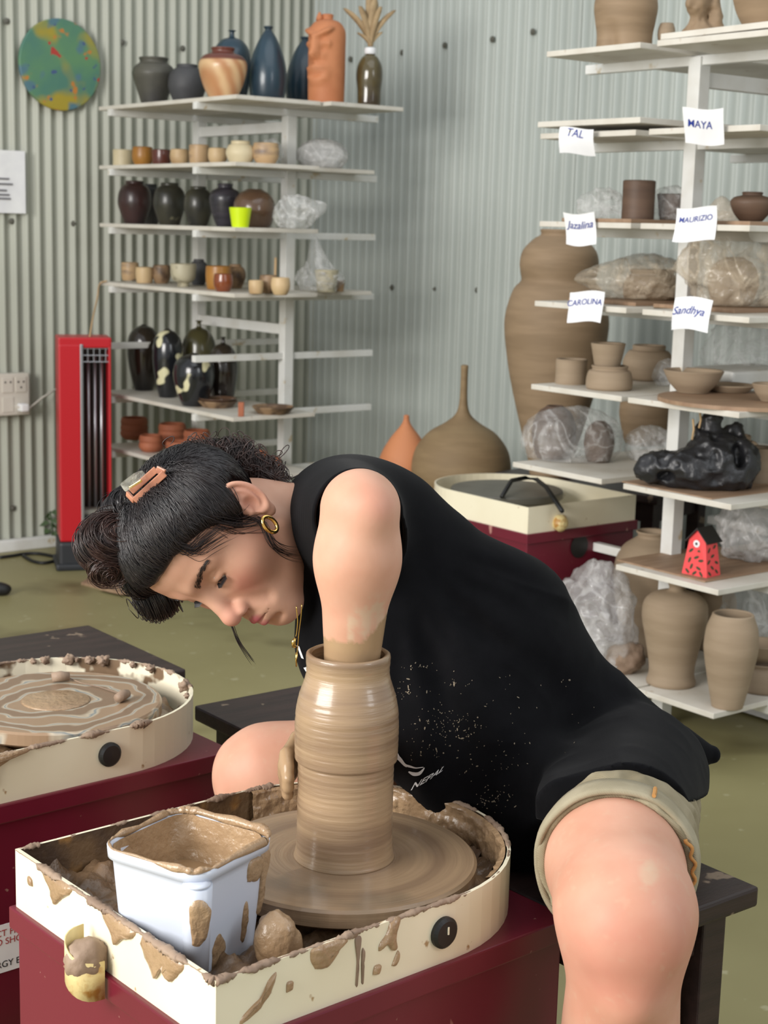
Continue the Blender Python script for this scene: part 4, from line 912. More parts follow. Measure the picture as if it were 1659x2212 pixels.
potR('plate', 'flat clay dish behind the wide bowl on the round bat', 'plate', 1575, .06, 5, 110, 14, 'plate', gc, g, dz=.010)
o = box('tub', (0, 0, .025), (.26, .16, .05), M['white'], loc=(*onR(1600, .25, 5), RTOP[5]), rz=ANG_B, bev=.008); tag(o, 'low pale plastic tub behind the wide clay bowl', 'tub')
# sixth level
potR('pot', 'tan clay pot seen below the fifth shelf behind the rack post', 'pot', 1388, .36, 6, 116, 150, 'egg', M['tan_clay'], g)
# mugs
def mug(label, px, o_, k, w_, h_):
    xy = onR(px, o_, k); s = depth_of((*xy, 1.0)) / F; r_ = w_ * s / 2; h = h_ * s
    e = empty('mug', (*xy, RTOP[k])); tag(e, label, 'mug', g)
    link('body', vessel_mesh('body', [(r_ * a, h * b) for a, b in PF['cyl']], .005, 32, 14), gc, e, smooth=True)
    a = np.linspace(-PI / 2, PI / 2, 12); pts = [(r_ * .95 + .022 * math.cos(t) * 1.0, -.01, h * .5 + h * .33 * math.sin(t)) for t in a]
    o = tube('handle', pts, .005, gc, e, 8); return e
mug('clay mug with a handle at the right of the sixth shelf', 1640, .10, 6, 62, 78)
mug('clay mug behind the black bag', 1585, .2, 6, 62, 78)
# seventh level
bat('rectangular brown board on the seventh shelf under the red birdhouse', onR(1530, .0, 7), RTOP[7], .17, 1, h_=.004, rz=ANG_B)
# eighth level
potR('vase', 'tall clay vase with a small neck and waisted foot on the bottom shelf', 'vase', 1448, -.10, 8, 140, 218, 'amphora', gc, g, ysc=.97)
potR('vase', 'open-topped barrel-shaped clay vase at the front of the bottom shelf', 'vase', 1573, -.13, 8, 116, 198, 'tall_open', gc, g, ysc=.97)
potR('bowl', 'low clay bowl behind the barrel vase', 'bowl', 1645, .05, 8, 120, 60, 'squat', gc, g)
potR('bowl', 'clay bowl stacked on the low bowl behind the barrel vase', 'bowl', 1645, .05, 8, 104, 40, 'dish', gc, g).location.z += .066
potR('jar', 'dim clay jar far back on the bottom shelf', 'jar', 1530, .22, 8, 96, 150, 'belly', gc, g)
# floor vases
def tall(name, label, cx, Y, zb, wpx, ytop, prof, m_, cat='vase', wall=.008):
    b0 = P(cx, 900, Y); z1 = P(cx, ytop, Y)[2]; dep = depth_of((b0[0], Y, (zb + z1) / 2)); rad = wpx * dep / F / 2
    me = vessel_mesh(name, [(r * rad, zb * 0 + t * (z1 - zb)) for r, t in prof], wall, 56, 44)
    o = link(name, me, m_, loc=(b0[0], Y, zb), smooth=True); tag(o, label, cat); return o
tall('floor_vase', 'tallest tan clay vase with a stepped shoulder behind the right rack', 1193, 4.52, TABLE_Z, 222, 497, [(.40, 0), (.44, .06), (.62, .2), (.86, .40), (1.0, .58), (.99, .67), (.86, .76), (.72, .795), (.74, .83), (.76, .87), (.70, .92), (.50, .965), (.38, .98), (.39, 1.0)], M['tan_clay'])
zb = .36; t_ = tall('bottle', 'olive-brown onion-shaped bottle with a long thin neck by the corner', 1000, 4.72, zb, 216, 790, [(.52, 0), (.74, .06), (.96, .20), (1.0, .30), (.92, .42), (.68, .53), (.36, .60), (.16, .66), (.085, .74), (.07, .9), (.075, 1.0)], M['olive_clay'], 'bottle')
tall('bottle', 'terracotta pointed bottle left of the long-necked bottle', 878, 4.82, zb, 118, 898, [(.5, 0), (.72, .08), (.97, .28), (1.0, .40), (.88, .56), (.56, .74), (.24, .87), (.12, .94), (.10, 1.0)], M['terracotta'], 'bottle')
xy = on(1402, 1300, Q1 + DB * .05, DA); o = put('vase', 'large raw clay jar with a short neck standing behind the bottom right post', 'vase', xy, RTOP[8], 156, 262, 'belly', gc, None, ysc=.98)
# ------------------------------------------------------------------ plastic bags
def bag_mesh(name, dims, seed, amp=.22, sub=5, peak=None, flat=.0, fr=2.4):
    bm = bmesh.new(); bmesh.ops.create_icosphere(bm, subdivisions=sub, radius=1)
    V = np.array([v.co[:] for v in bm.verts]); D = V.copy()
    r = 1 + amp * .8 * (ridge(D * fr + seed, 2, seed) - .1) + amp * .7 * fbm(D * 4 + seed, 3, seed + 9)
    V = D * r[:, None]
    if peak is not None:   # gathered tails of the bag
        for (px, py, pz, ps) in peak:
            pd = np.array([px, py, pz], float); L = np.linalg.norm(pd); pd /= L
            c = np.clip(D @ pd, 0, 1); V += pd * ((L - 1) * c ** ps)[:, None]
    V = V * np.array(dims)
    V[:, 2] = np.where(V[:, 2] < -dims[2] * (.72 - flat), -dims[2] * (.72 - flat) + (V[:, 2] + dims[2] * (.72 - flat)) * .03, V[:, 2])
    for v, c in zip(bm.verts, V): v.co = c
    return bm_mesh(name, bm), float(V[:, 2].min())
def bag(label, xy, z, dims, seed, m_, content=None, amp=.22, peak=None, group='plastic bags over pots', rz=0.0, flat=0.0, fr=2.4, sub=5):
    e = empty('plastic_bag', (*xy, z), rz); tag(e, label, 'plastic bag', group)
    me, zmin = bag_mesh('bag_film', dims, seed, amp, sub, peak, flat, fr); o = link('bag_film', me, m_, e, loc=(0, 0, -zmin + .001), smooth=True)
    return e
def inside(label, cat, xy, z, wpx, hpx, prof, m_): return put('pot', label, cat, xy, z, wpx, hpx, prof, m_, None)
# corner rack
bag('grey newspaper-wrapped bowl on the second shelf, right of the post', onL(695, .10, 2), LTOP[2], (.085, .06, .055), 3, M['white_bag'], amp=.10)
bag('crumpled clear plastic over the streaked bowl near the rack post', onL(585, -.10, 2), LTOP[2], (.04, .05, .048), 5, M['clear_bag'], amp=.16)
bag('knotted clear bag with a drooping tail on the third shelf', onL(632, -.18, 3), LTOP[3], (.055, .045, .058), 7, M['clear_bag'], peak=((1.9, -.4, .5, 7),))
inside('pot wrapped in clear plastic on the fourth shelf', 'pot', onL(705, .06, 4), LTOP[4], 52, 46, 'tumbler', M['speckle'])
bag('clear bag with a tall twisted top on the fourth shelf', onL(690, .05, 4), LTOP[4], (.075, .055, .05), 9, M['clear_bag'], peak=((-.25, 0, 2.9, 14),))
# right rack
bag('crumpled clear bag left of the straight brown pot', onR(1298, -.02, 3), RTOP[3] + .009, (.058, .05, .042), 11, M['clear_bag'], amp=.2)
inside('dark clay pot inside the bag beside the straight brown pot', 'pot', onR(1448, .02, 3), RTOP[3] + .009, 62, 55, 'tumbler', M['brown_clay'])
bag('clear bag over a dark pot between the brown cylinder and the rack post', onR(1448, .02, 3), RTOP[3] + .009, (.052, .05, .045), 13, M['clear_bag'], amp=.18)
inside('wide clay pot under the dusty bag on the fourth shelf', 'pot', onR(1405, .06, 4), RTOP[4] + .009, 120, 62, 'squat', M['tan_clay'])
bag('dusty plastic bag with a flared tail over a wide pot, fourth shelf', onR(1390, .04, 4), RTOP[4] + .009, (.105, .09, .062), 15, M['brown_bag'], amp=.16, peak=((-1.45, -.9, -.05, 5),), rz=-.3)
inside('clay pot inside the biggest dusty bag', 'pot', onR(1580, .06, 4), RTOP[4] + .009, 110, 100, 'egg', M['tan_clay'])
bag('biggest dusty plastic bag at the right of the fourth shelf', onR(1590, .02, 4), RTOP[4] + .009, (.105, .09, .105), 17, M['brown_bag'], amp=.24, peak=((-.55, -.2, 1.45, 6), (-1.35, -.4, .25, 9)))
bag('clear crumpled bag in front of the large round bowl, beside the post', onR(1440, .10, 5), RTOP[5], (.034, .035, .036), 19, M['clear_bag'])
bag('loose clear bag spreading behind the pale tub on the fifth shelf', onR(1615, .36, 5), RTOP[5], (.11, .06, .10), 21, M['clear_bag'], amp=.26)
inside('rounded clay head-shaped lump inside the big clear bag on the sixth shelf', 'pot', onR(1192, -.06, 6), RTOP[6], 96, 112, 'egg', M['brown_clay'])
inside('smaller clay lump inside the big clear bag on the sixth shelf', 'pot', onR(1290, .0, 6), RTOP[6], 66, 86, 'egg', M['brown_clay'])
bag('big clear bag over two clay lumps at the left of the sixth shelf', onR(1232, -.04, 6), RTOP[6], (.130, .085, .082), 23, M['clear_bag'], amp=.12, flat=.1)
bag('clear bag folded against the rack post on the sixth shelf', onR(1398, .14, 6), RTOP[6], (.06, .05, .05), 25, M['clear_bag'])
# black bag, two lobes
xy = onR(1530, -.08, 6); bb = empty('black_bag', (*xy, RTOP[6])); tag(bb, 'crumpled black plastic bag on the sixth shelf of the right rack', 'plastic bag')
def blackf(p):
    d = ell(p, (.03, 0, .055), (.082, .07, .062)); d = smin(d, ell(p, (-.035, -.01, .045), (.07, .06, .048)), .03); d = smin(d, cone(p, (.0, .0, .08), (.0, .01, .155), .04, .022), .03)
    d = smin(d, cone(p, (.045, .02, .09), (.055, .02, .125), .03, .02), .02); d = smin(d, ell(p, (-.115, .01, .034), (.045, .045, .036)), .02)
    d = smax(d, -ell(p, (.055, -.055, .085), (.022, .04, .035)), .012); d = smax(d, -ell(p, (-.10, -.04, .03), (.018, .03, .02)), .01)
    return (d - .018 * ridge(p * 17 + 3, 2, 5) - .007 * ridge(p * 52, 2, 9) + .004)
V, Q = surfnet(blackf, (-.19, -.12, -.02), (.15, .12, .21), .0045); V[:, 2] = np.maximum(V[:, 2], .0005)
link('bag_film', mesh_np('bag_film', V, Q), M['black_bag'], bb, smooth=True)
bat('thin brown board under the black plastic bag', onR(1545, -.02, 6), RTOP[6] - .0005, .17, 1, h_=.003, rz=ANG_B); bb.location.z += .0035
# straw tufts hanging from the fifth shelf
for k, (x, y0, y1) in enumerate(((1497, 905, 950), (1512, 890, 925))):
    a = P(x, y0, 3.55); b_ = P(x - 2, y1, 3.545); t_ = tube('straw', [a, (a + b_) / 2 + np.array([.003, 0, 0]), b_], .0025, M['rope'], bb if False else None, 6); tag(t_, ('longer', 'shorter')[k] + ' straw strand lying on the black plastic bag', 'straw')
bag('bundled clear bag behind the red birdhouse', onR(1625, .12, 7), RTOP[7] + .004, (.085, .07, .095), 27, M['milky_bag'], amp=.28, peak=((.1, 0, 1.6, 5),))
bag('loose clear bag hanging behind the barrel vase on the bottom shelf', onR(1600, .16, 8), RTOP[8], (.07, .05, .13), 29, M['clear_bag'], amp=.18)
# sack and clay lump at the left end of the bottom shelf
bag('crumpled translucent sack slumped at the left end of the bottom right shelf', onR(1278, -.15, 8, 1425), RTOP[8], (.115, .075, .135), 31, M['milky_bag'], amp=.26, peak=((-.25, 0, 1.15, 5),), rz=ANG_B + PI / 2)
o = link('clay_lump', blob_mesh('clay_lump', .042, .35, 55, 4, 2, (1.1, .8, .95)), M['dry_clay'], loc=(*onR(1352, -.13, 8, 1440), RTOP[8] + .036), smooth=True); tag(o, 'pinkish dry clay lump beside the translucent sack on the bottom shelf', 'clay lump')

# ------------------------------------------------------------------ birdhouse
xy = onR(1514, -.12, 7, 1243); bh = empty('birdhouse', (*xy, RTOP[7] + .0042), math.atan2(DA[1], DA[0]) + PI + .12); tag(bh, 'small red paper birdhouse with a black roof and leaf pattern', 'birdhouse')
w0, w1, hh, hr = .034, .022, .082, .106
V = [(-w0, -w0 * .8, 0), (w0, -w0 * .8, 0), (w0, w0 * .8, 0), (-w0, w0 * .8, 0), (-w1, -w1, hh), (w1, -w1, hh), (w1, w1, hh), (-w1, w1, hh), (0, -w1, hr), (0, w1, hr)]
Q = [(0, 3, 2, 1), (0, 1, 5, 8, 4), (2, 3, 7, 9, 6), (1, 2, 6, 5), (3, 0, 4, 7), (5, 6, 9, 8), (7, 4, 8, 9)]
link('body', mesh('body', V, Q), M['tip_red'], bh)
for sg in (-1, 1):
    V = [(0, -w1 - .008, hr + .003), (0, w1 + .008, hr + .003), (sg * (w1 + .009), w1 + .008, hh - .006), (sg * (w1 + .009), -w1 - .008, hh - .006)]
    o = link('roof_panel', mesh('roof_panel', V, [(0, 1, 2, 3)]), M['roof_black'], bh); md = o.modifiers.new('t', 'SOLIDIFY'); md.thickness = .0025
def fpt(u, v):  # front face point
    t = v / hh; y = -(w0 * .8 + (w1 - w0 * .8) * t) - .0006; return (u, y, v)
def spt(u, v):
    t = v / hh; x = (w0 + (w1 - w0) * t) + .0006; return (x, u, v)
o = link('eye_ring', lathe_mesh('eye_ring', [(.0005, 0), (.0085, 0), (.0085, .001), (.0005, .0012)], 20), M['paper'], bh, loc=fpt(-.001, .073)); o.rotation_euler = (PI / 2, 0, 0)
o = link('entrance_hole', lathe_mesh('entrance_hole', [(.0005, 0), (.0032, 0), (.0032, .0016), (.0005, .0018)], 14), M['roof_black'], bh, loc=fpt(-.001, .073)); o.rotation_euler = (PI / 2, 0, 0)
rs = random.Random(4)
def leafprint(fn, u, v, a, L=.0075, Wd=.0032):
    pts = [(L * math.cos(t), Wd * math.sin(t)) for t in np.linspace(0, 2 * PI, 9)[:-1]]; V = [fn(u + x * math.cos(a) - y * math.sin(a), v + x * math.sin(a) + y * math.cos(a)) for x, y in pts]
    o = link('leaf_print', mesh('leaf_print', V, [tuple(range(8))]), M['leaf_print'], bh)
for u, v in ((-.018, .056), (.012, .058), (-.02, .034), (.002, .042), (.018, .036), (-.012, .02), (.012, .018), (-.024, .008), (.022, .006), (.0, .006), (.014, .076)): leafprint(fpt, u * .8, v, rs.random() * 3)
for u, v in ((-.012, .06), (.01, .066), (.0, .046), (-.016, .034), (.014, .03), (-.004, .02), (.012, .01), (-.016, .008)): leafprint(spt, u, v, rs.random() * 3)

# ------------------------------------------------------------------ paper name tags on the right rack
def paper_tag(label, x0, y0, x1, y1, o_, text, seed, tx=.5, ty=.35, tsz=.02, shear=.2, skew=0.0):
    c = on((x0 + x1) / 2, (y0 + y1) / 2, Q1 + DB * o_, DA); r = ray((x0 + x1) / 2, (y0 + y1) / 2); z = CAMH + r[2] / r[1] * c[1]
    s = depth_of((*c, z)) / F; wd = (x1 - x0) * s / .86; ht = (y1 - y0) * s
    dirx = -DA * .86 + np.array([.2, .1]); dirx = dirx / np.linalg.norm(dirx); nrm = np.array([dirx[1], -dirx[0]])
    e = empty('name_tag', (*c, z)); tag(e, label, 'paper tag', 'paper name tags on the right rack')
    n = 9; V = []; Q = []
    def surf(u, v):   # u, v in 0..1, v down
        bend = .010 * math.sin(v * 2.2 + seed) + .006 * math.sin(u * 3 + seed * 2) * v
        return np.array([dirx[0] * (u - .5) * wd + nrm[0] * bend + dirx[0] * skew * v, dirx[1] * (u - .5) * wd + nrm[1] * bend + dirx[1] * skew * v, (.5 - v) * ht + .004 * math.sin(u * 4 + seed)])
    for j in range(n):
        for i in range(n): V.append(surf(i / (n - 1), j / (n - 1)))
    for j in range(n - 1):
        for i in range(n - 1): Q.append((j * n + i, j * n + n + i, j * n + n + i + 1, j * n + i + 1))
    o = link('sheet', mesh('sheet', V, Q), M['paper'], e, smooth=True)
    cu = bpy.data.curves.new('t', 'FONT'); cu.body = text; cu.size = tsz; cu.align_x = 'CENTER'; cu.align_y = 'CENTER'; cu.shear = shear; cu.offset = .00015
    tmp = bpy.data.objects.new('t', cu); COL.objects.link(tmp); me = bpy.data.meshes.new_from_object(tmp.evaluated_get(bpy.context.evaluated_depsgraph_get())); bpy.data.objects.remove(tmp)
    for v in me.vertices:
        q = surf(tx + v.co.x / wd, ty - v.co.y / ht); v.co = (q[0] + nrm[0] * .0012, q[1] + nrm[1] * .0012, q[2])
    link('handwriting', me, M['blue_ink'], e)
paper_tag('name tag with the faint word hanging from the second left boards', 1212, 278, 1285, 333, -.225, 'TAL', 1, .45, .22, .026, .3)
paper_tag('name tag reading MAYA at the top of the rack post', 1478, 235, 1562, 310, -.225, 'MAYA', 2, .40, .44, .022, .15)
paper_tag('name tag with looping blue handwriting above the tallest vase', 1215, 460, 1282, 528, -.225, 'Jazalina', 3, .5, .36, .024, .35, .005)
paper_tag('name tag reading MAURIZIO on the third shelf', 1458, 448, 1540, 520, -.225, 'MAURIZIO', 4, .48, .34, .0165, .15)
paper_tag('name tag in faint capitals on the fourth shelf, left board', 1225, 631, 1300, 696, -.225, 'CAROLINA', 5, .45, .36, .019, .1, .004)
paper_tag('name tag reading Sandhya on the fourth shelf by the post', 1457, 645, 1535, 714, -.225, 'Sandhya', 6, .42, .42, .024, .3)

# ------------------------------------------------------------------ things on the left wall
def wall_pt(px, py, off=.012):
    q = on(px, py, W0 + INL * off, DB); r = ray(px, py); return np.array([q[0], q[1], CAMH + r[2] / r[1] * q[1]])
c = wall_pt(130, 140, .024); WRZ = math.atan2(INL[1], INL[0])
def paint(n, b, tc, mp, last):
    cs_ = []
    for sc, lo, hi, col, sd in ((6, .44, .56, srgb(166, 148, 50), 1), (9, .58, .64, srgb(84, 120, 132), 7), (14, .64, .68, srgb(190, 124, 56), 12), (18, .67, .69, srgb(176, 62, 52), 20), (20, .68, .70, srgb(70, 90, 130), 31)): over(col, sc, lo, hi, 2, seed=sd)(n, b, tc, mp, last)
M['painting'] = mat('abstract_paint', srgb(96, 140, 100), .5, srgb(80, 126, 110), 5, extra=paint)
pd = empty('painted_disc', c); pd.rotation_euler = Vector((INL[0], INL[1], 0)).to_track_quat('Z', 'Y').to_euler(); tag(pd, 'round abstract green and yellow painting on the left wall', 'painting')
link('panel', lathe_mesh('panel', [(.0005, -.008), (.150, -.008), (.157, -.006), (.157, .004), (.154, .006), (.0005, .006)], 64), M['painting'], pd)
c = wall_pt(20, 393, .016); sh = empty('notice', c, math.atan2(DB[1], DB[0])); tag(sh, 'white printed notice on the left wall at the left edge', 'notice')
V = []; Q = []; n = 8
for j in range(n):
    for i in range(n): u, v_ = i / 7 - .5, j / 7 - .5; V.append((u * .15 - .02, -.002 - .006 * math.sin((u + .5) * 3) - .008 * (u > .2) * (u - .2) * 4, v_ * .215))
for j in range(n - 1):
    for i in range(n - 1): Q.append((j * n + i, j * n + i + 1, j * n + n + i + 1, j * n + n + i))
link('sheet', mesh('sheet', V, Q), M['paper'], sh, smooth=True)
for k, (x, z, w_) in enumerate(((-.03, .01, .05), (-.022, -.008, .06), (-.035, -.03, .04), (-.03, -.045, .05), (-.028, -.058, .055))): box('printed_line', (x, -.011, z), (w_, .0006, .006), M['grey_ink'], sh)
c = wall_pt(22, 851, .03); sw = empty('switchboard', c, math.atan2(DB[1], DB[0])); tag(sw, 'cream electrical switchboard with a plug on the left wall', 'switchboard')
box('back_box', (-.01, 0, 0), (.15, .045, .15), M['switch'], sw, bev=.006)
for k, (x, z) in enumerate(((-.02, .035), (.03, .035), (-.02, -.035))): box('socket_plate', (x, -.024, z), (.042, .004, .055), M['switch'], sw, bev=.002)
for x, z in ((.02, .045), (.04, .045), (.03, .025), (-.03, .045), (-.01, .045)): box('socket_hole', (x, -.0265, z), (.005, .002, .006), M['black_rubber'], sw)
box('plug', (.028, -.045, -.045), (.03, .04, .028), M['paper'], sw, bev=.006)
q = [wall_pt(35, 878, .08), wall_pt(60, 885, .06), wall_pt(90, 860, .05), wall_pt(125, 838, .05)]
cb = tube('power_cable', q, .004, M['switch'], None, 8); tag(cb, 'pale cable running from the switchboard to the heater', 'cable')
for k, (pts, lb) in enumerate((([(0, 1204), (30, 1200), (55, 1196), (85, 1196), (122, 1203)], 'dark cable lying on the floor beside the heater'), ([(50, 1200), (70, 1212), (95, 1216), (124, 1210)], 'looped dark cable in front of the other floor cable'))):
    q = [G(x, y, .006) for x, y in pts]; q = resample(q, 20); o = tube('floor_cable', q, .006, M['black_rubber'], None, 8); tag(o, lb, 'cable', 'dark cables on the floor')
q = wall_pt(108, 1100, .03); sp_ = empty('leaf_sprig', (q[0], q[1], 0)); tag(sp_, 'green leafy sprig growing behind the red heater', 'plant')
tube('stem', [(0, 0, .0), (.01, 0, .06), (.0, 0, .135)], .003, M['leaf'], sp_, 6)
for k in range(9):
    a = k * 2.4; z = .05 + .01 * k; V = [(0, 0, z), (.02 * math.cos(a) - .006 * math.sin(a), .02 * math.sin(a) * .4, z + .012), (.042 * math.cos(a), .015 * math.sin(a), z - .012), (.02 * math.cos(a) + .006 * math.sin(a), .02 * math.sin(a) * .4, z - .01)]
    link('leaf', mesh('leaf', V, [(0, 1, 2, 3)]), M['leaf'], sp_)
# ------------------------------------------------------------------ red tower heater
hl = G(131, 1234, 0)[:2]; sz = depth_of((*hl, .4)) / F
hdir = np.array([1.0, .28]); hdir /= np.linalg.norm(hdir); hn = np.array([hdir[1], -hdir[0]])
hrz = math.atan2(hdir[1], hdir[0])
ht = empty('heater', (*(hl + hdir * .09 - hn * .09), 0), hrz); tag(ht, 'tall red tower heater standing by the left wall', 'heater')
top = .80
box('base', (0, 0, .05), (.19, .17, .10), M['black_plastic'], ht, bev=.012)
box('plinth', (0, 0, .012), (.21, .19, .024), M['black_plastic'], ht, bev=.008)
box('side_panel', (-.052, -.004, .44), (.075, .15, .68), M['red_metal'], ht, bev=.006)
box('side_panel', (.083, .0, .44), (.008, .15, .68), M['red_metal'], ht, bev=.003)
box('top_cap', (.0, 0, .785), (.178, .15, .035), M['red_metal'], ht, bev=.005)
box('reflector', (.032, .03, .44), (.098, .02, .66), M['dark_metal'], ht)
box('trim_strip', (-.012, -.078, .44), (.010, .008, .68), M['chrome'], ht, bev=.002)
for x in (.016, .038, .06): 
    V, Q = tube_data([(x, -.01, .16), (x, -.01, .74)], .006, 10); link('heating_tube', mesh('heating_tube', V, Q), M['chrome'], ht, smooth=True)
for k in range(6): V, Q = tube_data([(-.03 + k * .02, -.07, .72), (-.03 + k * .02, -.07, .765)], .0016, 6); link('guard_wire', mesh('guard_wire', V, Q), M['chrome'], ht)
for z in (.72, .742, .765): V, Q = tube_data([(-.035, -.07, z), (.08, -.07, z)], .0016, 6); link('guard_wire', mesh('guard_wire', V, Q), M['chrome'], ht)
box('control_panel', (.022, -.03, .155), (.11, .06, .11), M['grey_steel'], ht, bev=.015)
for x in (-.005, .045): box('vent_grille', (x, -.062, .16), (.035, .004, .06), M['black_plastic'], ht)
# cord draped over the end of the fourth shelf down to the heater
q = [np.array([*on(x, y, P2 - DB * .36, DA), 0]) for x, y in ((230, 606), (215, 615), (210, 640))]
zz = [LTOP[4] + .004, LTOP[4] - .01, LTOP[4] - .06]
pts = [np.array([a[0], a[1], z]) for a, z in zip(q, zz)] + [P(200, 690, 5.45), P(193, 733, 5.38)]
o = tube('cord', resample(pts, 16), .003, M['rope'], None, 6); tag(o, 'thin frayed cord hanging from the fourth shelf end to the heater top', 'cord')
# flat boards on the floor behind the head and a dark foot at the left edge
for k, (x, y, lb) in enumerate(((265, 1278, 'tan hexagonal board on the floor below the hair bun'), (225, 1262, 'tan board on the floor partly under the hexagonal one'))):
    q = G(x, y, 0); me = lathe_mesh('floor_board', [(.0005, 0), (.10, 0), (.10, .008), (.0005, .008)], 6); o = link('floor_board', me, M['bat'], loc=(q[0] + .02, q[1] + .02, .0085 * (1 - k)), rz=.4 + k); tag(o, lb, 'board', 'boards lying on the floor')
q = G(-8, 1285, .0); o = link('shoe', blob_mesh('shoe', .05, .12, 3, 3, 1.2, (1.0, .55, .5)), M['black_rubber'], loc=(q[0], q[1], .02), smooth=True); tag(o, 'black shoe tip at the left edge of the floor', 'shoe')
# sack with a yellow band under the right rack
q = G(1640, 1560, 0); sk = empty('paper_sack', (q[0] + .12, q[1] + .18, 0), ANG_B); tag(sk, 'white sack with a yellow edge on the floor under the right rack', 'sack')
bm = bmesh.new(); box_bm(bm, (0, 0, .05), (.4, .34, .09), 0, .02); link('sack_body', bm_mesh('sack_body', bm), M['paper'], sk)
box('yellow_band', (0, -.171, .02), (.36, .004, .03), M['yellow'], sk)
# ------------------------------------------------------------------ the potter
PS = empty('person', (.29, 1.95, 0)); PL = np.array([.29, 1.95, 0])
tag(PS, 'person in black T-shirt and khaki shorts leaning over the front wheel', 'person')
HR = np.array([[0.4927, -0.0238, -0.8699], [-0.6764, -0.6394, -0.3656], [0.5475, -0.7685, 0.3311]]); HT = np.array([-.1967, 1.8253, .8420]); HS = .985
def toh(p): return ((p - HT) @ HR) / HS
def toW(q): return np.asarray(q, float) @ HR.T * HS + HT
NECK0 = toW([0, -.030, -.05]); NECK1 = np.array([-.030, 1.925, .815])
def sub(a, b_, k): return smax(a, -b_, k)
def headf(q):
    s = np.abs(q[:, 0]); a = np.c_[s, q[:, 1], q[:, 2]]
    d = ell(q, (0, .000, .036), (.0725, .084, .069))
    d = smin(d, ell(q, (0, .034, -.022), (.060, .056, .088)), .03)
    d = smin(d, ell(q, (0, .030, .050), (.063, .058, .055)), .03)
    d = smin(d, cone(a, (.047, .002, -.052), (.013, .070, -.097), .018, .014), .03)
    d = smin(d, sph(q, (0, .078, -.098), .0155), .022)
    d = smin(d, sph(a, (.041, .052, -.020), .025), .028)
    d = smin(d, ell(q, (0, .076, -.066), (.030, .024, .030)), .022)
    d = smin(d, cone(a, (.011, .0855, .0255), (.046, .067, .0255), .009, .008), .016)
    d = sub(d, sph(a, (.0325, .101, .007), .0190), .014)
    d = smin(d, cone(q, (0, .084, .016), (0, .1055, -.027), .0072, .0100), .012)
    d = smin(d, sph(q, (0, .1075, -.0315), .0105), .008)
    d = smin(d, ell(a, (.0125, .0975, -.0365), (.0075, .010, .0078)), .006)
    d = sub(d, ell(a, (.0080, .1025, -.0455), (.0042, .0075, .0058)), .0020)
    d = sub(d, cone(a, (.021, .1, -.030), (.034, .088, -.060), .002, .004), .012)      # crease from nose to mouth
    # lips
    d = smin(d, cone(a, (.003, .1010, -.0608), (.0215, .0880, -.0655), .0054, .0022), .005)
    d = smin(d, cone(a, (.0, .0992, -.0727), (.0190, .0880, -.0683), .0070, .0022), .005)
    d = sub(d, cone(a, (.0, .1065, -.0663), (.0200, .0925, -.0668), .0014, .0010), .0018)
    d = sub(d, cone(a, (.0, .0985, -.0850), (.012, .094, -.0845), .0045, .003), .010)
    # eyelids round the eyeball, almost closed, gaze down
    d = smin(d, ell(a, (.0320, .0705, .0065), (.0148, .0140, .0138)), .005)
    d = sub(d, cone(a, (.0200, .0850, -.0005), (.0440, .0800, .0010), .0027, .0019), .0012)
    d = sub(d, cone(a, (.0310, .0870, -.0008), (.0340, .0865, -.0006), .0044, .0044), .002)
    d = sub(d, cone(a, (.0205, .0880, .0105), (.0450, .0805, .0115), .0006, .0006), .0035)
    # ears
    e = (a - np.array([.0725, -.008, -.001])) / 1.0; c_, s_ = math.cos(.42), math.sin(.42)
    ex = e[:, 0] * c_ + e[:, 1] * s_; ey = -e[:, 0] * s_ + e[:, 1] * c_; ez = e[:, 2] + .12 * ey
    E_ = np.c_[ex, ey, ez]
    def ring(cy, cz, ry, rz, x0, tr):
        th = np.arctan2((ez - cz) / rz, (ey - cy) / ry); dy = ey - cy - ry * np.cos(th); dz = ez - cz - rz * np.sin(th); return np.sqrt(dy * dy + dz * dz + (ex - x0) ** 2) - tr
    ear = ell(E_, (.004, 0, 0), (.0045, .0165, .0290))
    ear = smin(ear, np.where(E_[:, 1] > .011, np.maximum(ring(0, .002, .0155, .0275, .0075, .0034), .0005), ring(0, .002, .0155, .0275, .0075, .0034)), .004)
    ear = smin(ear, ring(.001, .003, .0085, .0170, .0070, .0022), .003)
    ear = sub(ear, ell(E_, (.0100, .004, -.006), (.0065, .0075, .0105)), .003)
    ear = smin(ear, sph(E_, (.0045, .0125, -.007), .0048), .004)
    ear = smin(ear, ell(E_, (.004, .003, -.031), (.0045, .0078, .0085)), .006)
    d = smin(d, ear, .006)
    return d
def neckf(p): return cone(p, NECK0, NECK1, .050, .058)
def head_world(p):
    d = headf(toh(p)) * HS
    return smin(d, neckf(p), .03)
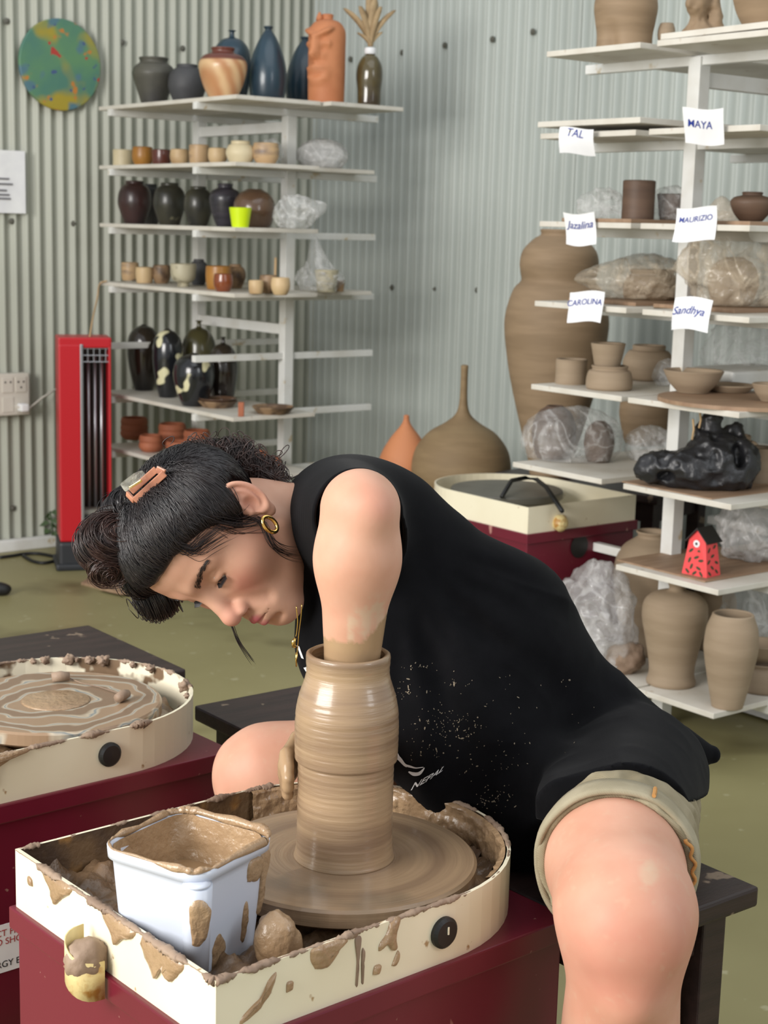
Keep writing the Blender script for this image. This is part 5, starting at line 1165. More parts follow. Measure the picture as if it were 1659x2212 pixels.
# limbs
SL, EL, WL = np.array([-.040, 1.880, .862]), np.array([-.0250, 1.625, .908]), np.array([-.0300, 1.634, .748])
SR, ER, WR_ = np.array([-.060, 2.040, .730]), np.array([.060, 1.965, .500]), np.array([-.048, 1.775, .600])
HPL, KL, AL = np.array([.318, 1.862, .535]), np.array([.2470, 1.452, .548]), np.array([.248, 1.500, .085])
HPR, KR, AR = np.array([.245, 2.030, .530]), np.array([-.146, 1.992, .483]), np.array([-.10, 2.01, .085])
JC = np.array([JX, JY])
def finger(p, pts, r0, r1):
    d = None; n = len(pts) - 1
    for i in range(n):
        a, b_ = r0 + (r1 - r0) * i / n, r0 + (r1 - r0) * (i + 1) / n; c = cone(p, pts[i], pts[i + 1], a, b_); d = c if d is None else smin(d, c, .004)
    return d
LF = [];  # left hand inside the cylinder, fingers pressing its wall
for k, a in enumerate((-.9, -.3, .3, .9)):
    ang = -2.4 + a * .55; dx, dy = math.cos(ang), math.sin(ang); L = (.072, .080, .076, .062)[k]
    LF.append([(JX + .016 * dx - .006 * dy * a, JY + .016 * dy, .690), (JX + .026 * dx, JY + .026 * dy, .690 - L * .45), (JX + .034 * dx, JY + .034 * dy, .690 - L * .8), (JX + .0365 * dx, JY + .0365 * dy, .690 - L)])
LTH = [(JX + .012, JY + .012, .715), (JX + .028, JY + .014, .690), (JX + .030, JY + .008, .665)]
RF = []
def jp_(ang, rad, z): return (JX + rad * math.cos(ang), JY + rad * math.sin(ang), z)
for k in range(4):
    z = .632 - .0105 * k; a0 = 1.75 + .04 * k
    RF.append([jp_(a0, .088, z - .004), jp_(a0 + .62, .0785 - .002 * k, z + .002), jp_(a0 + 1.12 + (.04, .08, .03, -.10)[k], .0675, z - .004), jp_(a0 + 1.42 + (.0, .08, .02, -.12)[k], .0625, z - .012)])
RTH = [jp_(1.45, .092, .620), jp_(1.05, .080, .645), jp_(.8, .066, .652)]
def bodyf(p):
    # torso
    d = cone(p, (.0, 1.93, .80), (.15, 1.945, .675), .085, .088); d = smin(d, cone(p, (.15, 1.945, .675), (.285, 1.95, .535), .088, .078), .04)
    d = smin(d, cone(p, NECK0, NECK1, .046, .054), .03)
    d = smin(d, cone(p, NECK1, SL, .055, .050), .03); d = smin(d, cone(p, NECK1, SR, .055, .050), .03)
    # left arm, elbow raised towards the camera, forearm straight down
    d = smin(d, cone(p, SL, EL, .048, .0370), .03)
    fa = EL + (WL - EL) * .34 + np.array([0, -.004, 0])
    fo = smin(cone(p, EL, fa, .0402, .0398), cone(p, fa, WL, .0398, .0305), .03)
    fo = smin(fo, sph(p, (-.0130, 1.600, .912), .0190), .025)
    d = smin(d, fo, .012)
    d = smin(d, ell(p, (JX, JY + .001, .705), (.026, .020, .035)), .02)
    for f_ in LF: d = smin(d, finger(p, f_, .0085, .0068), .006)
    d = smin(d, finger(p, LTH, .0095, .0078), .006)
    # right arm round behind the cylinder
    d = smin(d, cone(p, SR, ER, .045, .038), .03); d = smin(d, cone(p, ER, WR_, .038, .026), .02)
    d = smin(d, cone(p, WR_, jp_(1.75, .095, .612), .026, .022), .02); d = smin(d, ell(p, jp_(1.78, .090, .608), (.024, .018, .028)), .015)
    for f_ in RF: d = smin(d, finger(p, f_, .0084, .0070), .005)
    d = smin(d, finger(p, RTH, .0100, .0082), .006)
    # legs
    tl = cone(p, HPL, (.2500, 1.545, .552), .076, .0690); tl = smin(tl, cone(p, (.2500, 1.545, .552), KL, .0680, .0580), .02)
    sh_ = cone(p, KL + np.array([.002, .004, -.012]), (.252, 1.462, .42), .0590, .0545); sh_ = smin(sh_, ell(p, (.253, 1.492, .38), (.054, .060, .115)), .03)
    sh_ = smin(sh_, cone(p, (.250, 1.47, .36), AL, .050, .034), .03)
    leg = smin(tl, sh_, .05)
    leg = smin(leg, ell(p, (.250, 1.402, .535), (.034, .018, .036)), .035); leg = smin(leg, sph(p, (.251, 1.410, .470), .017), .04)
    leg = smin(leg, cone(p, AL, (.244, 1.38, .03), .034, .022), .02); leg = smin(leg, cone(p, AL, (.25, 1.53, .035), .034, .026), .02); leg = smin(leg, ell(p, (.244, 1.355, .022), (.042, .05, .02)), .02)
    d = smin(d, leg, .02)
    tr = cone(p, HPR, KR, .086, .0595); tr = smin(tr, cone(p, KR, (-.118, 2.00, .32), .058, .054), .03); tr = smin(tr, cone(p, (-.118, 2.00, .32), AR, .054, .033), .03)
    tr = smin(tr, ell(p, (-.190, 1.985, .475), (.02, .034, .036)), .03)
    tr = smin(tr, cone(p, AR, (-.20, 1.96, .03), .033, .022), .02); tr = smin(tr, cone(p, AR, (-.08, 2.02, .035), .033, .026), .02)
    return smin(d, tr, .02)
V1, F1 = surfnet(bodyf, (-.30, 1.28, .0), (.46, 2.16, 1.0), .0034)
hb = np.array([toW(c) for c in [(x, y, z) for x in (-.1, .1) for y in (-.125, .135) for z in (-.135, .14)]])
V2, F2 = surfnet(head_world, hb.min(0), np.maximum(hb.max(0), NECK1 + .06), .00145)
V2s = V2
n1 = len(V1); VA = np.concatenate([V1, V2]); FA = np.concatenate([F1, F2 + n1])
me = mesh_np('body', VA - PL, FA)
Lc = toh(VA); ish = np.arange(len(VA)) >= n1; sx = np.abs(Lc[:, 0]); LA = np.c_[sx, Lc[:, 1], Lc[:, 2]]
lipd = np.minimum(cone(LA, (.003, .1010, -.0608), (.0215, .0880, -.0655), .0060, .0026), cone(LA, (.0, .0992, -.0727), (.0190, .0880, -.0683), .0074, .0026))
attr(me, 'lip', np.clip(.5 - lipd / .0016, 0, 1) * ish)
bl = np.exp(-((sx - .043) / .020) ** 2 - ((Lc[:, 2] + .026) / .022) ** 2) * (Lc[:, 1] > .02) + .8 * np.exp(-(np.linalg.norm(Lc - [0, .11, -.032], axis=1) / .016) ** 2)
eb = .7 * np.exp(-(np.linalg.norm(LA - [.075, -.012, .0], axis=1) / .026) ** 2)
kn = np.exp(-(np.linalg.norm(VA - [.243, 1.40, .52], axis=1) / .06) ** 2) * .8 + np.exp(-(np.linalg.norm(VA - KR - [-.02, -.02, 0], axis=1) / .07) ** 2) * .45 + .5 * np.exp(-(np.linalg.norm(VA - [-.01, 1.585, .918], axis=1) / .025) ** 2)
nzv = fbm(VA * 45, 3, 3); lg_ = .22 * (VA[:, 2] < .72) * (VA[:, 1] < 1.70) * (VA[:, 0] > .12)
attr(me, 'blush', np.clip((bl + eb) * ish + (kn + lg_) * (~ish) + .25 * nzv, 0, 1))
# clay on the forearm and on the outer hand
zc = .770 + .028 * np.clip((VA[:, 0] + .030) / .035, 0, 1) ** 2 + .006 * fbm(VA * 160, 3, 8); nearjar = np.hypot(VA[:, 0] - JX, VA[:, 1] - JY) < .075
cl = np.clip((zc - VA[:, 2]) / .0025, 0, 1) * nearjar * (VA[:, 2] > .45)
hand = np.clip((.125 - np.hypot(VA[:, 0] - JX, VA[:, 1] - JY)) / .02, 0, 1) * (VA[:, 2] > .545) * (VA[:, 2] < .70) * (VA[:, 1] < 1.80)
attr(me, 'clay', np.clip(np.maximum(cl, hand) * ~ish, 0, 1))
arm_d = np.clip((.815 + .012 * fbm(VA * 60, 2, 2) - VA[:, 2] + .5 * (VA[:, 0] + .03)) / .015, 0, 1) * nearjar * (VA[:, 2] > .7) * np.clip(fbm(VA * 120, 3, 5) * 3 + .5, 0, 1) * (VA[:, 0] > -.035)
spk = np.clip((fbm(VA * 110, 3, 30) - .30) * 9, 0, 1) * (~ish) * (VA[:, 2] < .72) + .9 * np.clip((fbm(VA * np.array([60, 60, 25]), 2, 60) - .36) * 8, 0, 1) * (~ish) * (VA[:, 2] > .74)
kp = np.clip((.011 - np.hypot(VA[:, 0] - .262, (VA[:, 2] - .600) * 1.2) - .004 * fbm(VA * 150, 2, 3)) / .004, 0, 1) * (VA[:, 1] < 1.5)
rk = np.clip(fbm(VA * 130, 3, 33) * 4 + .3, 0, 1) * np.clip((.475 - VA[:, 2]) / .02, 0, 1) * (VA[:, 0] < -.08) * (VA[:, 1] > 1.9)
attr(me, 'dust', np.clip(arm_d + spk * .25 + kp * .7 + rk * .8, 0, 1) * ~ish)
def skin_fn(n, b, tc, mp, last):
    def mixin(src, name, col, k=1.0):
        at = n.add('ShaderNodeAttribute', attribute_name=name); m_ = n.add('ShaderNodeMath', operation='MULTIPLY'); m_.inputs[1].default_value = k; n.link(at.outputs['Fac'], m_.inputs[0])
        mx = n.add('ShaderNodeMix', data_type='RGBA'); n.link(src, mx.inputs['A']); mx.inputs['B'].default_value = col; n.link(m_.outputs[0], mx.inputs['Factor']); return mx.outputs['Result'], at
    s = b.inputs['Base Color'].links[0].from_socket
    s, _ = mixin(s, 'blush', srgb(196, 120, 106), .6); s, _ = mixin(s, 'lip', srgb(172, 86, 92), 1.0); s, _ = mixin(s, 'dust', srgb(196, 172, 146), .7); s, at = mixin(s, 'clay', srgb(164, 136, 104), 1.0)
    n.link(s, b.inputs['Base Color'])
    mr = n.add('ShaderNodeMapRange'); mr.inputs['To Min'].default_value = .54; mr.inputs['To Max'].default_value = .24; n.link(at.outputs['Fac'], mr.inputs['Value']); n.link(mr.outputs[0], b.inputs['Roughness'])
    ms = n.add('ShaderNodeMapRange'); ms.inputs['To Min'].default_value = .07; ms.inputs['To Max'].default_value = 0; n.link(at.outputs['Fac'], ms.inputs['Value']); n.link(ms.outputs[0], b.inputs['Subsurface Weight'])
M['skin'] = mat('skin', srgb(203, 159, 135), .46, srgb(194, 147, 122), 16, .35, .65, bump=.10, bsc=420, bdist=.0006, spec=.28, sss=.12, extra=skin_fn)
body = link('body', me, M['skin'], PS, smooth=True)

# eyes
M['eye_white'] = mat('eye_white', srgb(200, 190, 184), .15); M['iris'] = mat('dark_iris', srgb(38, 28, 26), .08, coat=.6)
for sg in (-1, 1):
    c = toW([sg * .0320, .0705, .0060]); bm = bmesh.new(); bmesh.ops.create_uvsphere(bm, u_segments=24, v_segments=16, radius=.0132); o = link('eyeball', bm_mesh('eyeball', bm), M['eye_white'], PS, loc=tuple(c - PL), smooth=True)
    gz = HR @ np.array([0, .86, -.5]); me_ = lathe_mesh('iris', [(.0136 * math.sin(t), .0136 * math.cos(t)) for t in np.linspace(.6, .001, 6)], 24, False)
    i_ = link('iris', me_, M['iris'], o, smooth=True); i_.rotation_euler = Vector(gz).to_track_quat('Z', 'Y').to_euler()

# ------------------------------------------------------------------ hair
def strands(name, paths, r, m_, parent, sides=3, taper=True):
    VV = []; QQ = []; off = 0
    for q in paths:
        q = np.asarray(q, float); K = len(q); t = np.linspace(0, 1, K); rr = r * (np.minimum(1, (1 - t) * 4 + .15) if taper else np.ones(K)) * (np.minimum(1, t * 8 + .3))
        T, Nn, Bn = frames(q); a = np.arange(sides) / sides * 2 * PI
        V = (q[:, None] + rr[:, None, None] * (np.cos(a)[None, :, None] * Nn[:, None] + np.sin(a)[None, :, None] * Bn[:, None])).reshape(-1, 3)
        i = np.arange(K - 1)[:, None]; j = np.arange(sides)[None]; k = (j + 1) % sides
        Q = np.stack([i * sides + j, i * sides + k, (i + 1) * sides + k, (i + 1) * sides + j], -1).reshape(-1, 4) + off
        VV.append(V); QQ.append(Q); off += len(V)
    o = link(name, mesh_np(name, np.concatenate(VV) - PL, np.concatenate(QQ)), m_, parent, smooth=True); return o
M['hair'] = mat('dark_hair', srgb(34, 27, 27), .34, srgb(24, 20, 22), 40, spec=.6)
M['hair_brown'] = mat('brown_hair', srgb(62, 40, 34), .36, srgb(40, 28, 26), 40, spec=.6)
rs = np.random.RandomState(7)
HY = [-.12, -.09, -.06, -.044, -.028, .000, .010, .022, .034, .048, .062, .078, .12]; HZ = [-.075, -.075, -.070, -.058, .018, .026, .000, -.004, .026, .046, .058, .066, .070]
def hl_(q): return q[:, 2] - np.interp(q[:, 1], HY, HZ)
SK = np.array([0, .000, .036]); SR_ = np.array([.0725, .084, .069])
def scalp(q): return smin(ell(q, SK, SR_), ell(q, (0, .030, .050), (.063, .058, .055)), .03)
def capf(p):
    q = toh(p); d = scalp(q) - .0065
    return (smax(d, -hl_(q) * .8, .010) - .0018 * ridge(q * np.array([70, 25, 25]), 2, 3)) * HS
hair = empty('hair', (0, 0, 0), 0, PS)
V, Q = surfnet(capf, hb.min(0) - .01, hb.max(0) + .01, .0024); link('hair_cap', mesh_np('hair_cap', V - PL, Q), M['hair'], hair, smooth=True)
def dirpt(dv, off):
    dv = dv / np.linalg.norm(dv, axis=-1, keepdims=True); r = SR_ + off if np.isscalar(off) else SR_ + off[:, None]
    k = 1 / np.sqrt(((dv / r) ** 2).sum(-1)); return SK + dv * k[..., None]
def hit(px, py, off=.014):
    o = (_O - HT) @ HR / HS - SK; d = (ray(px, py) @ HR) / HS; r = SR_ + off; A_ = ((d / r) ** 2).sum(); B_ = 2 * (o * d / r ** 2).sum(); C_ = ((o / r) ** 2).sum() - 1
    disc = B_ * B_ - 4 * A_ * C_
    t = (-B_ - math.sqrt(max(disc, 0))) / (2 * A_); return o + d * t + SK
ca_, cb_ = hit(283, 1098, .006) - SK, hit(362, 1016, .006) - SK
paths = []
while len(paths) < 5200:
    dv = rs.normal(size=3); dv /= np.linalg.norm(dv); q = dirpt(dv[None], .006)
    if hl_(q)[0] < .000: continue
    if len(paths) % 5 < 3 and hl_(q)[0] > .010: continue
    K = 16; t = np.linspace(0, 1, K)[:, None]; uu = np.clip(.5 + (dv @ (cb_ - ca_)) / np.linalg.norm(cb_ - ca_) * .8 + rs.normal() * .2, -.2, 1.2); tt = ca_ + (cb_ - ca_) * uu; tt = tt / np.linalg.norm(tt) + rs.normal(size=3) * .05
    D = dv * (1 - t) + tt * t + np.sin(t * PI) * rs.normal(size=3) * .03; off = .0060 + .0045 * np.sin(t[:, 0] ** .6 * PI) + rs.rand() * .0022 + .0006 * np.sin(t[:, 0] * (9 + 6 * rs.rand()) + rs.rand() * 6)
    paths.append((dirpt(D, off), off))
PQ = np.concatenate([a for a, _ in paths]); PO = np.concatenate([b for _, b in paths])
for _ in range(4):
    d = scalp(PQ); g_ = np.stack([scalp(PQ + e) - scalp(PQ - e) for e in np.eye(3) * 1e-4], 1); g_ /= np.linalg.norm(g_, axis=1, keepdims=True) + 1e-9; PQ = PQ - g_ * (d - PO)[:, None]
PQ = toW(PQ); paths = [PQ[i * 16:(i + 1) * 16] for i in range(len(paths))]
strands('hair_strands', paths, .00042, M['hair'], hair)
# rolled bun and loose curls
def lump(c, rad, axis, n, m_, seed, curl=0.0, thick=.0006, turns=.8, name='hair_roll', core=True):
    c = np.array(c, float); axis = np.array(axis, float); axis /= np.linalg.norm(axis); u = np.cross(axis, [0, 0, 1.0]); u /= np.linalg.norm(u); v = np.cross(axis, u); rsd = np.random.RandomState(seed); ps = []
    for k in range(int(n * 2.2)):
        K = 22; t = np.linspace(0, 1, K); a0 = rsd.rand() * 2 * PI; s = rsd.uniform(-1, 1); w_ = math.sqrt(max(1 - s * s, .04)) * rsd.uniform(.86, 1.06)
        a = a0 + t * 2 * PI * turns * rsd.uniform(.7, 1.2) * (1 if rsd.rand() > .15 else -1); sa = s + .25 * rsd.normal() * t
        q = c + ((axis + rsd.normal(size=3) * .15) * sa[:, None] * rad[2]) + u * (np.cos(a) * rad[0] * w_)[:, None] + v * (np.sin(a) * rad[1] * w_)[:, None]
        if curl: q += curl * np.c_[np.sin(t * 14 + rsd.rand() * 6), np.cos(t * 13 + rsd.rand() * 6), np.sin(t * 15 + rsd.rand() * 6)] * t[:, None]
        ps.append(q)
    strands(name, ps, thick, m_, hair)
    if core:
        R_ = np.stack([u, v, axis], 1)
        V, Q = surfnet(lambda p: ell(p, c, np.array(rad) * .93, R_) - .0035 * ridge((p - c) @ R_ * np.array([30, 30, 90]), 2, seed), c - max(rad) * 1.25, c + max(rad) * 1.25, .003)
        link(name + '_core', mesh_np(name, V - PL, Q), m_, hair, smooth=True)
ax_h = HR @ np.array([1.0, 0, 0])
lump(P(243, 1172, 1.79), (.040, .033, .036), (.35, -.8, .5), 260, M['hair_brown'], 1)
lump(P(232, 1215, 1.785), (.024, .022, .026), (.2, -.7, -.3), 140, M['hair_brown'], 2)
lump(P(285, 1100, 1.81), (.034, .026, .034), (.5, -.6, .5), 170, M['hair'], 3)
lump(P(338, 1288, 1.825), (.024, .030, .024), (.8, .3, .4), 170, M['hair'], 4)
lump(P(318, 1240, 1.80), (.026, .024, .028), (.7, -.3, .5), 140, M['hair'], 14)
lump(P(430, 1010, 1.885), (.040, .030, .030), (.9, .1, .2), 200, M['hair_brown'], 5, .006)
lump(P(500, 1000, 1.905), (.040, .028, .032), (.9, .2, -.2), 220, M['hair_brown'], 6, .008)
lump(P(560, 1035, 1.91), (.030, .024, .028), (.9, .2, -.3), 160, M['hair_brown'], 7, .008)
ps = []
for k in range(90):    # flyaway curls above the nape
    x = rs.uniform(360, 620); y = 985 + rs.uniform(-25, 35) + (x > 540) * (x - 540) * .5; a = rs.rand() * 6; Y = rs.uniform(1.86, 1.92); q = []
    for t in np.linspace(0, 1, 14): q.append(P(x + 26 * math.sin(a + t * 4.5) * t ** .6 + 30 * t * math.cos(a), y - 24 * math.sin(t * 3.0) * abs(math.sin(a + 1)) + 14 * math.cos(a * 2 + t * 5) * t, Y))
    ps.append(q)
strands('flyaway_curls', ps, .0007, M['hair_brown'], hair)
def hair_lock(pts, n, spread, seed, r=.0006, m_='hair'):
    rsd = np.random.RandomState(seed); ps = []
    for k in range(n):
        o = rsd.normal(size=2) * spread; e_ = rsd.normal(size=2) * spread * 2.5; dy = rsd.normal() * .003; m = len(pts)
        ps.append(resample([P(x + o[0] + e_[0] * i / m, y + o[1] + e_[1] * i / m, Y + dy) for i, (x, y, Y) in enumerate(pts)], 18))
    strands('hair_lock', ps, r, M[m_], hair)
def surfY(px, py, lift=.004):
    """nearest point of the head along the viewing ray"""
    r = ray(px, py); r = r / np.linalg.norm(r); t = 1.75
    for _ in range(60):
        d = float(head_world((_O + r * t)[None])[0]); t += d * .8
        if d < 3e-4: break
    return (_O + r * (t - lift))[1]
lk = [(495, 1122), (525, 1117), (552, 1119), (572, 1135), (582, 1160), (597, 1182), (622, 1196), (650, 1200)]
hair_lock([(x, y, min(surfY(x, y), 1.80)) for x, y in lk], 22, 3.0, 3, .00034)
hair_lock([(x, y, surfY(x, y)) for x, y in ((440, 1120), (475, 1128), (505, 1136), (530, 1132), (545, 1126))], 46, 9, 4, .00034)
hair_lock([(x, y, surfY(x, y)) for x, y in ((370, 1170), (395, 1185), (415, 1190), (440, 1170), (470, 1148))], 46, 8, 5, .00034)
hair_lock([(x, y, 1.86) for x, y in ((490, 1325), (500, 1348), (512, 1378), (530, 1405), (548, 1428))], 7, 2.0, 6, .0005)
hair_lock([(x, y, 1.88) for x, y in ((560, 1020), (590, 1035), (612, 1050), (632, 1052))], 30, 7, 8, .0007, 'hair_brown')
# brows and lashes
def onhead(q, lift=.0006):
    q = np.array(q, float)
    for _ in range(6):
        d = headf(q); g = np.stack([headf(q + e) - headf(q - e) for e in np.eye(3) * 1e-4], 1); g /= np.linalg.norm(g, axis=1, keepdims=True) + 1e-9; q = q - g * (d - lift)[:, None]
    return q
for sg in (-1, 1):
    m = 260; t = rs.rand(m); x = .0125 + .040 * t; z = .0245 + .0085 * np.sin(t * 2.0) - .003 * t + rs.normal(size=m) * (.0021 * (1 - .6 * t))
    a = onhead(np.c_[sg * x, .092 - .35 * x, z]); b_ = onhead(np.c_[sg * (x + .0055), .092 - .35 * x, z + .003 * (1 - 1.5 * t)], .0010)
    strands('eyebrow', [[toW(a[i]), toW((a[i] + b_[i]) / 2 + (0, .0004, 0)), toW(b_[i])] for i in range(m)], .00026, M['hair'], body)
    ps = []
    for k in range(46):
        t = k / 45; x = .0205 + .023 * t; a = np.array([sg * x, .0838 - .004 * abs(t - .4) * 2, .0014 + .0005 * t]); ps.append([toW(a), toW(a + (sg * .0006, .004, -.0022)), toW(a + (sg * (.001 + .002 * t), .0072, -.0030))])
    strands('eyelash', ps, .00026, M['hair'], body)

# hair clip: two bars and a clear block
cm = mat('rose_brown_acetate', srgb(190, 130, 100), .25, srgb(150, 96, 74), 30, coat=.4)
ck = empty('hair_clip', (0, 0, 0), 0, PS)
def bar(name, a, b_, w_, t_, m_):
    a, b_ = np.array(a), np.array(b_); d = b_ - a; L = np.linalg.norm(d); bm = bmesh.new(); box_bm(bm, (0, 0, 0), (L, w_, t_), 0, min(w_, t_) * .25); o = link(name, bm_mesh(name, bm), m_, ck, loc=tuple((a + b_) / 2 - PL)); o.rotation_euler = Vector(d).to_track_quat('X', 'Z').to_euler(); return o
def hs(px, py, off=.020): return toW(hit(px, py, off))
bar('clip_bar', hs(290, 1082), hs(356, 1022), .004, .008, cm); bar('clip_bar', hs(283, 1062, .024), hs(338, 1013, .024), .004, .008, cm); bar('clip_hinge', hs(338, 1013, .024), hs(356, 1022), .004, .008, cm); bar('clip_tooth', hs(290, 1082), hs(275, 1066), .004, .006, cm)
bar('clear_block', hs(272, 1052, .032), hs(306, 1026, .032), .024, .012, M['clear_acrylic'])
bar('gold_spring', hs(280, 1054, .034), hs(306, 1038, .034), .003, .003, M['gold'])
# hoop earring
hc = P(583, 1133, 1.765); a = np.linspace(0, 2 * PI, 29)[:-1]; ux = (_R * .8 + _f * .6); pts = [hc + ux * .0088 * math.cos(t) + (_U * .9 - _R * .4) * .0098 * math.sin(t) for t in np.r_[a, a[:1]]]
V, Q = tube_data(pts, .0024, 10, False); link('earring', mesh('earring', V - PL, Q), M['gold'], PS, smooth=True)
# necklace with pendant
nk = empty('necklace', (0, 0, 0), 0, PS)
for k, pts in enumerate((((652, 1305), (650, 1335), (646, 1365), (643, 1400), (641, 1425)), ((640, 1310), (643, 1340), (641, 1365), (639, 1375)))):
    V, Q = tube_data(resample([P(x, y, 1.765) for x, y in pts], 16), .0007, 6); link('chain', mesh('chain', V - PL, Q), M['gold'], nk, smooth=True)
V, Q = tube_data([P(x, y, 1.764) for x, y in ((638, 1378), (634, 1386), (635, 1396), (641, 1398))], [.0012, .0028, .0028, .001], 8); link('pendant', mesh('pendant', V - PL, Q), M['gold'], nk, smooth=True)
V, Q = tube_data([P(x, y, 1.764) for x, y in ((641, 1410), (640, 1425), (640, 1440))], [.0016, .0012, .0008], 8); link('pendant', mesh('pendant', V - PL, Q), M['gold'], nk, smooth=True)

# ------------------------------------------------------------------ T-shirt
def shirtf(p):
    d = cone(p, (-.005, 1.93, .80), (.135, 1.94, .678), .100, .110); d = smin(d, cone(p, (.135, 1.94, .678), (.255, 1.95, .530), .110, .096), .05)
    d = smin(d, cone(p, (.300, 1.94, .548), (.432, 1.955, .536), .090, .012), .04)
    th_ = np.maximum(cone(p, (.318, 1.87, .532), (.254, 1.600, .556), .092, .0850), np.maximum(.522 + .29 * np.clip(1.86 - p[:, 1], 0, .26) - .02 * np.clip((.25 - p[:, 0]) / .05, 0, 1) - p[:, 2], 1.612 + .25 * np.abs(p[:, 0] - .25) - p[:, 1])); d = smin(d, th_, .010)
    d = smin(d, sph(p, (-.015, 1.905, .835), .072), .04); d = smin(d, sph(p, SR + np.array([.01, .0, .0]), .060), .05)
    fr = smin(sph(p, (-.015, 1.875, .735), .080), cone(p, (-.020, 1.870, .690), (.10, 1.865, .60), .082, .095), .04); fr = smin(fr, cone(p, (.10, 1.865, .60), (.165, 1.86, .50), .095, .10), .04)
    d = smin(d, fr, .05)
    # sleeve: wide tube open towards the camera
    a, b_ = np.array([-.050, 1.90, .838]), np.array([-.0275, 1.700, .888]); ab = b_ - a; t = np.clip(((p - a) @ ab) / (ab @ ab), -.1, 1.3); q = p - a - t[:, None] * ab
    rad = np.sqrt(q[:, 0] ** 2 + (q[:, 2] / 1.06) ** 2 + q[:, 1] ** 2); drape = np.clip(-q[:, 2] / .05, 0, 1) * np.clip(.5 + q[:, 0] / .05, 0, 1)
    ro = .080 - .031 * np.clip(t, 0, 1.2) + .022 * drape * t
    sl = np.maximum(rad - ro, -(p[:, 1] - (1.704 + .035 * drape)))
    d = smin(d, sl, .03)
    # folds fanning out from the armpit towards the hem
    vx = p[:, 0] - .0; vz = p[:, 2] - .86; an = np.arctan2(vz, vx); rr = np.hypot(vx, vz)
    fold = np.sin(an * 17 + 2.2 * vnoise(p * 9, 4) + 6 * (p[:, 1] - 1.8)) * np.exp(-((rr - .22) / .22) ** 2) * .0060
    fold += (.5 - np.abs(np.sin(an * 6.5 + 1.2 * vnoise(p * 6, 14)))) * .010 * np.clip((rr - .06) / .1, 0, 1) * np.clip((.50 - rr) / .2, 0, 1)
    fold += .003 * np.sin(an * 31 + 3 * vnoise(p * 12, 8)) * np.exp(-((rr - .15) / .06) ** 2)
    fold *= np.clip((p[:, 0] - .0) / .05, 0, 1) * np.clip((rr - .10) / .10, 0, 1)
    fold += .0030 * ridge(p * np.array([14, 10, 14]), 2, 3) * np.clip((rr - .12) / .12, 0, 1)
    d = d - fold
    inner = np.maximum(rad - ro + .005, p[:, 1] - 1.80)          # hollow of the sleeve
    d = smax(d, -inner, .004)
    cut = .405 + .112 * np.clip((p[:, 0] - .19) / .10, 0, 1) + .004 * np.sin(p[:, 0] * 90)
    return smax(d, cut - p[:, 2], .008)
V, Q = surfnet(shirtf, (-.16, 1.58, .39), (.46, 2.14, .96), .0030); sm = mesh_np('shirt', V - PL, Q)
def cloth(n, b, tc, mp, last): b.inputs['Sheen Weight'].default_value = .03; b.inputs['Sheen Roughness'].default_value = .4
M['shirt'] = mat('black_cotton', srgb(12, 12, 15), .85, srgb(8, 8, 11), 30, bump=.25, bsc=700, bdist=.0006, spec=.12, extra=cloth)
shirt = link('shirt', sm, M['shirt'], PS, smooth=True)
bvh = BVHTree.FromPolygons([tuple(v) for v in V], [tuple(q) for q in Q])
def on_shirt(px, py, lift=.0012):
    d = Vector(ray(px, py)).normalized(); h = bvh.ray_cast(Vector(_O), d)
    return None if h[0] is None else np.array(h[0]) + np.array(h[1]) * lift * (1 if Vector(h[1]).dot(d) < 0 else -1)
def decal(name, polys_px, m_):
    VV = []; QQ = []
    for tri in polys_px:
        q = [on_shirt(x, y) for x, y in tri]
        if any(t is None for t in q): continue
        k = len(VV); VV += q; QQ.append(tuple(range(k, k + len(q))))
    if VV: return link(name, mesh(name, np.array(VV) - PL, QQ), m_, shirt)
def text_px(body_, cx, cy, size, ang, arc=0.0, bold=.0):
    cu = bpy.data.curves.new('t', 'FONT'); cu.body = body_; cu.size = size; cu.align_x = 'CENTER'; cu.align_y = 'CENTER'; cu.offset = bold
    tmp = bpy.data.objects.new('t', cu); COL.objects.link(tmp); me_ = bpy.data.meshes.new_from_object(tmp.evaluated_get(bpy.context.evaluated_depsgraph_get())); bpy.data.objects.remove(tmp)
    out = []
    for pl in me_.polygons:
        pp = []
        for i in pl.vertices:
            x, y = me_.vertices[i].co.x, me_.vertices[i].co.y; a = ang + arc * x / size; rx = x
            pp.append((cx + rx * math.cos(ang + arc * x / size * .5) + y * math.sin(a), cy - rx * math.sin(ang + arc * x / size * .5) + y * -math.cos(a)))
        out.append(pp)
    bpy.data.meshes.remove(me_); return out
decal('lettering', text_px('NEPAL', 926, 1680, 27, .55, .05, .4), M['white_print'])
sw_ = []
def ribbon(pts, wid):
    pts = resample(pts, 22); out = []; n = len(pts)
    d = np.gradient(pts, axis=0); nn = np.c_[-d[:, 1], d[:, 0]]; nn /= np.linalg.norm(nn, axis=1, keepdims=True) + 1e-9; ww = np.interp(np.linspace(0, 1, n), np.linspace(0, 1, len(wid)), wid)
    for i in range(n - 1): out.append([pts[i] + nn[i] * ww[i], pts[i + 1] + nn[i + 1] * ww[i + 1], pts[i + 1] - nn[i + 1] * ww[i + 1], pts[i] - nn[i] * ww[i]])
    return out
decal('swoosh', ribbon([(884, 1666), (895, 1671), (906, 1670), (914, 1662), (917, 1657)], (1.2, 4, 3.6, 1.8, .6)), M['white_print'])
decal('swoosh', ribbon([(854, 1628), (866, 1640), (876, 1651), (888, 1655), (900, 1658), (915, 1656)], (4.5, 4, 2.5, 2.2, 1.2, .7)), M['white_print'])
decal('swoosh', ribbon([(856, 1620), (864, 1634), (872, 1650), (880, 1656)], (1.2, 1.2, 1.0, .6)), M['white_print'])
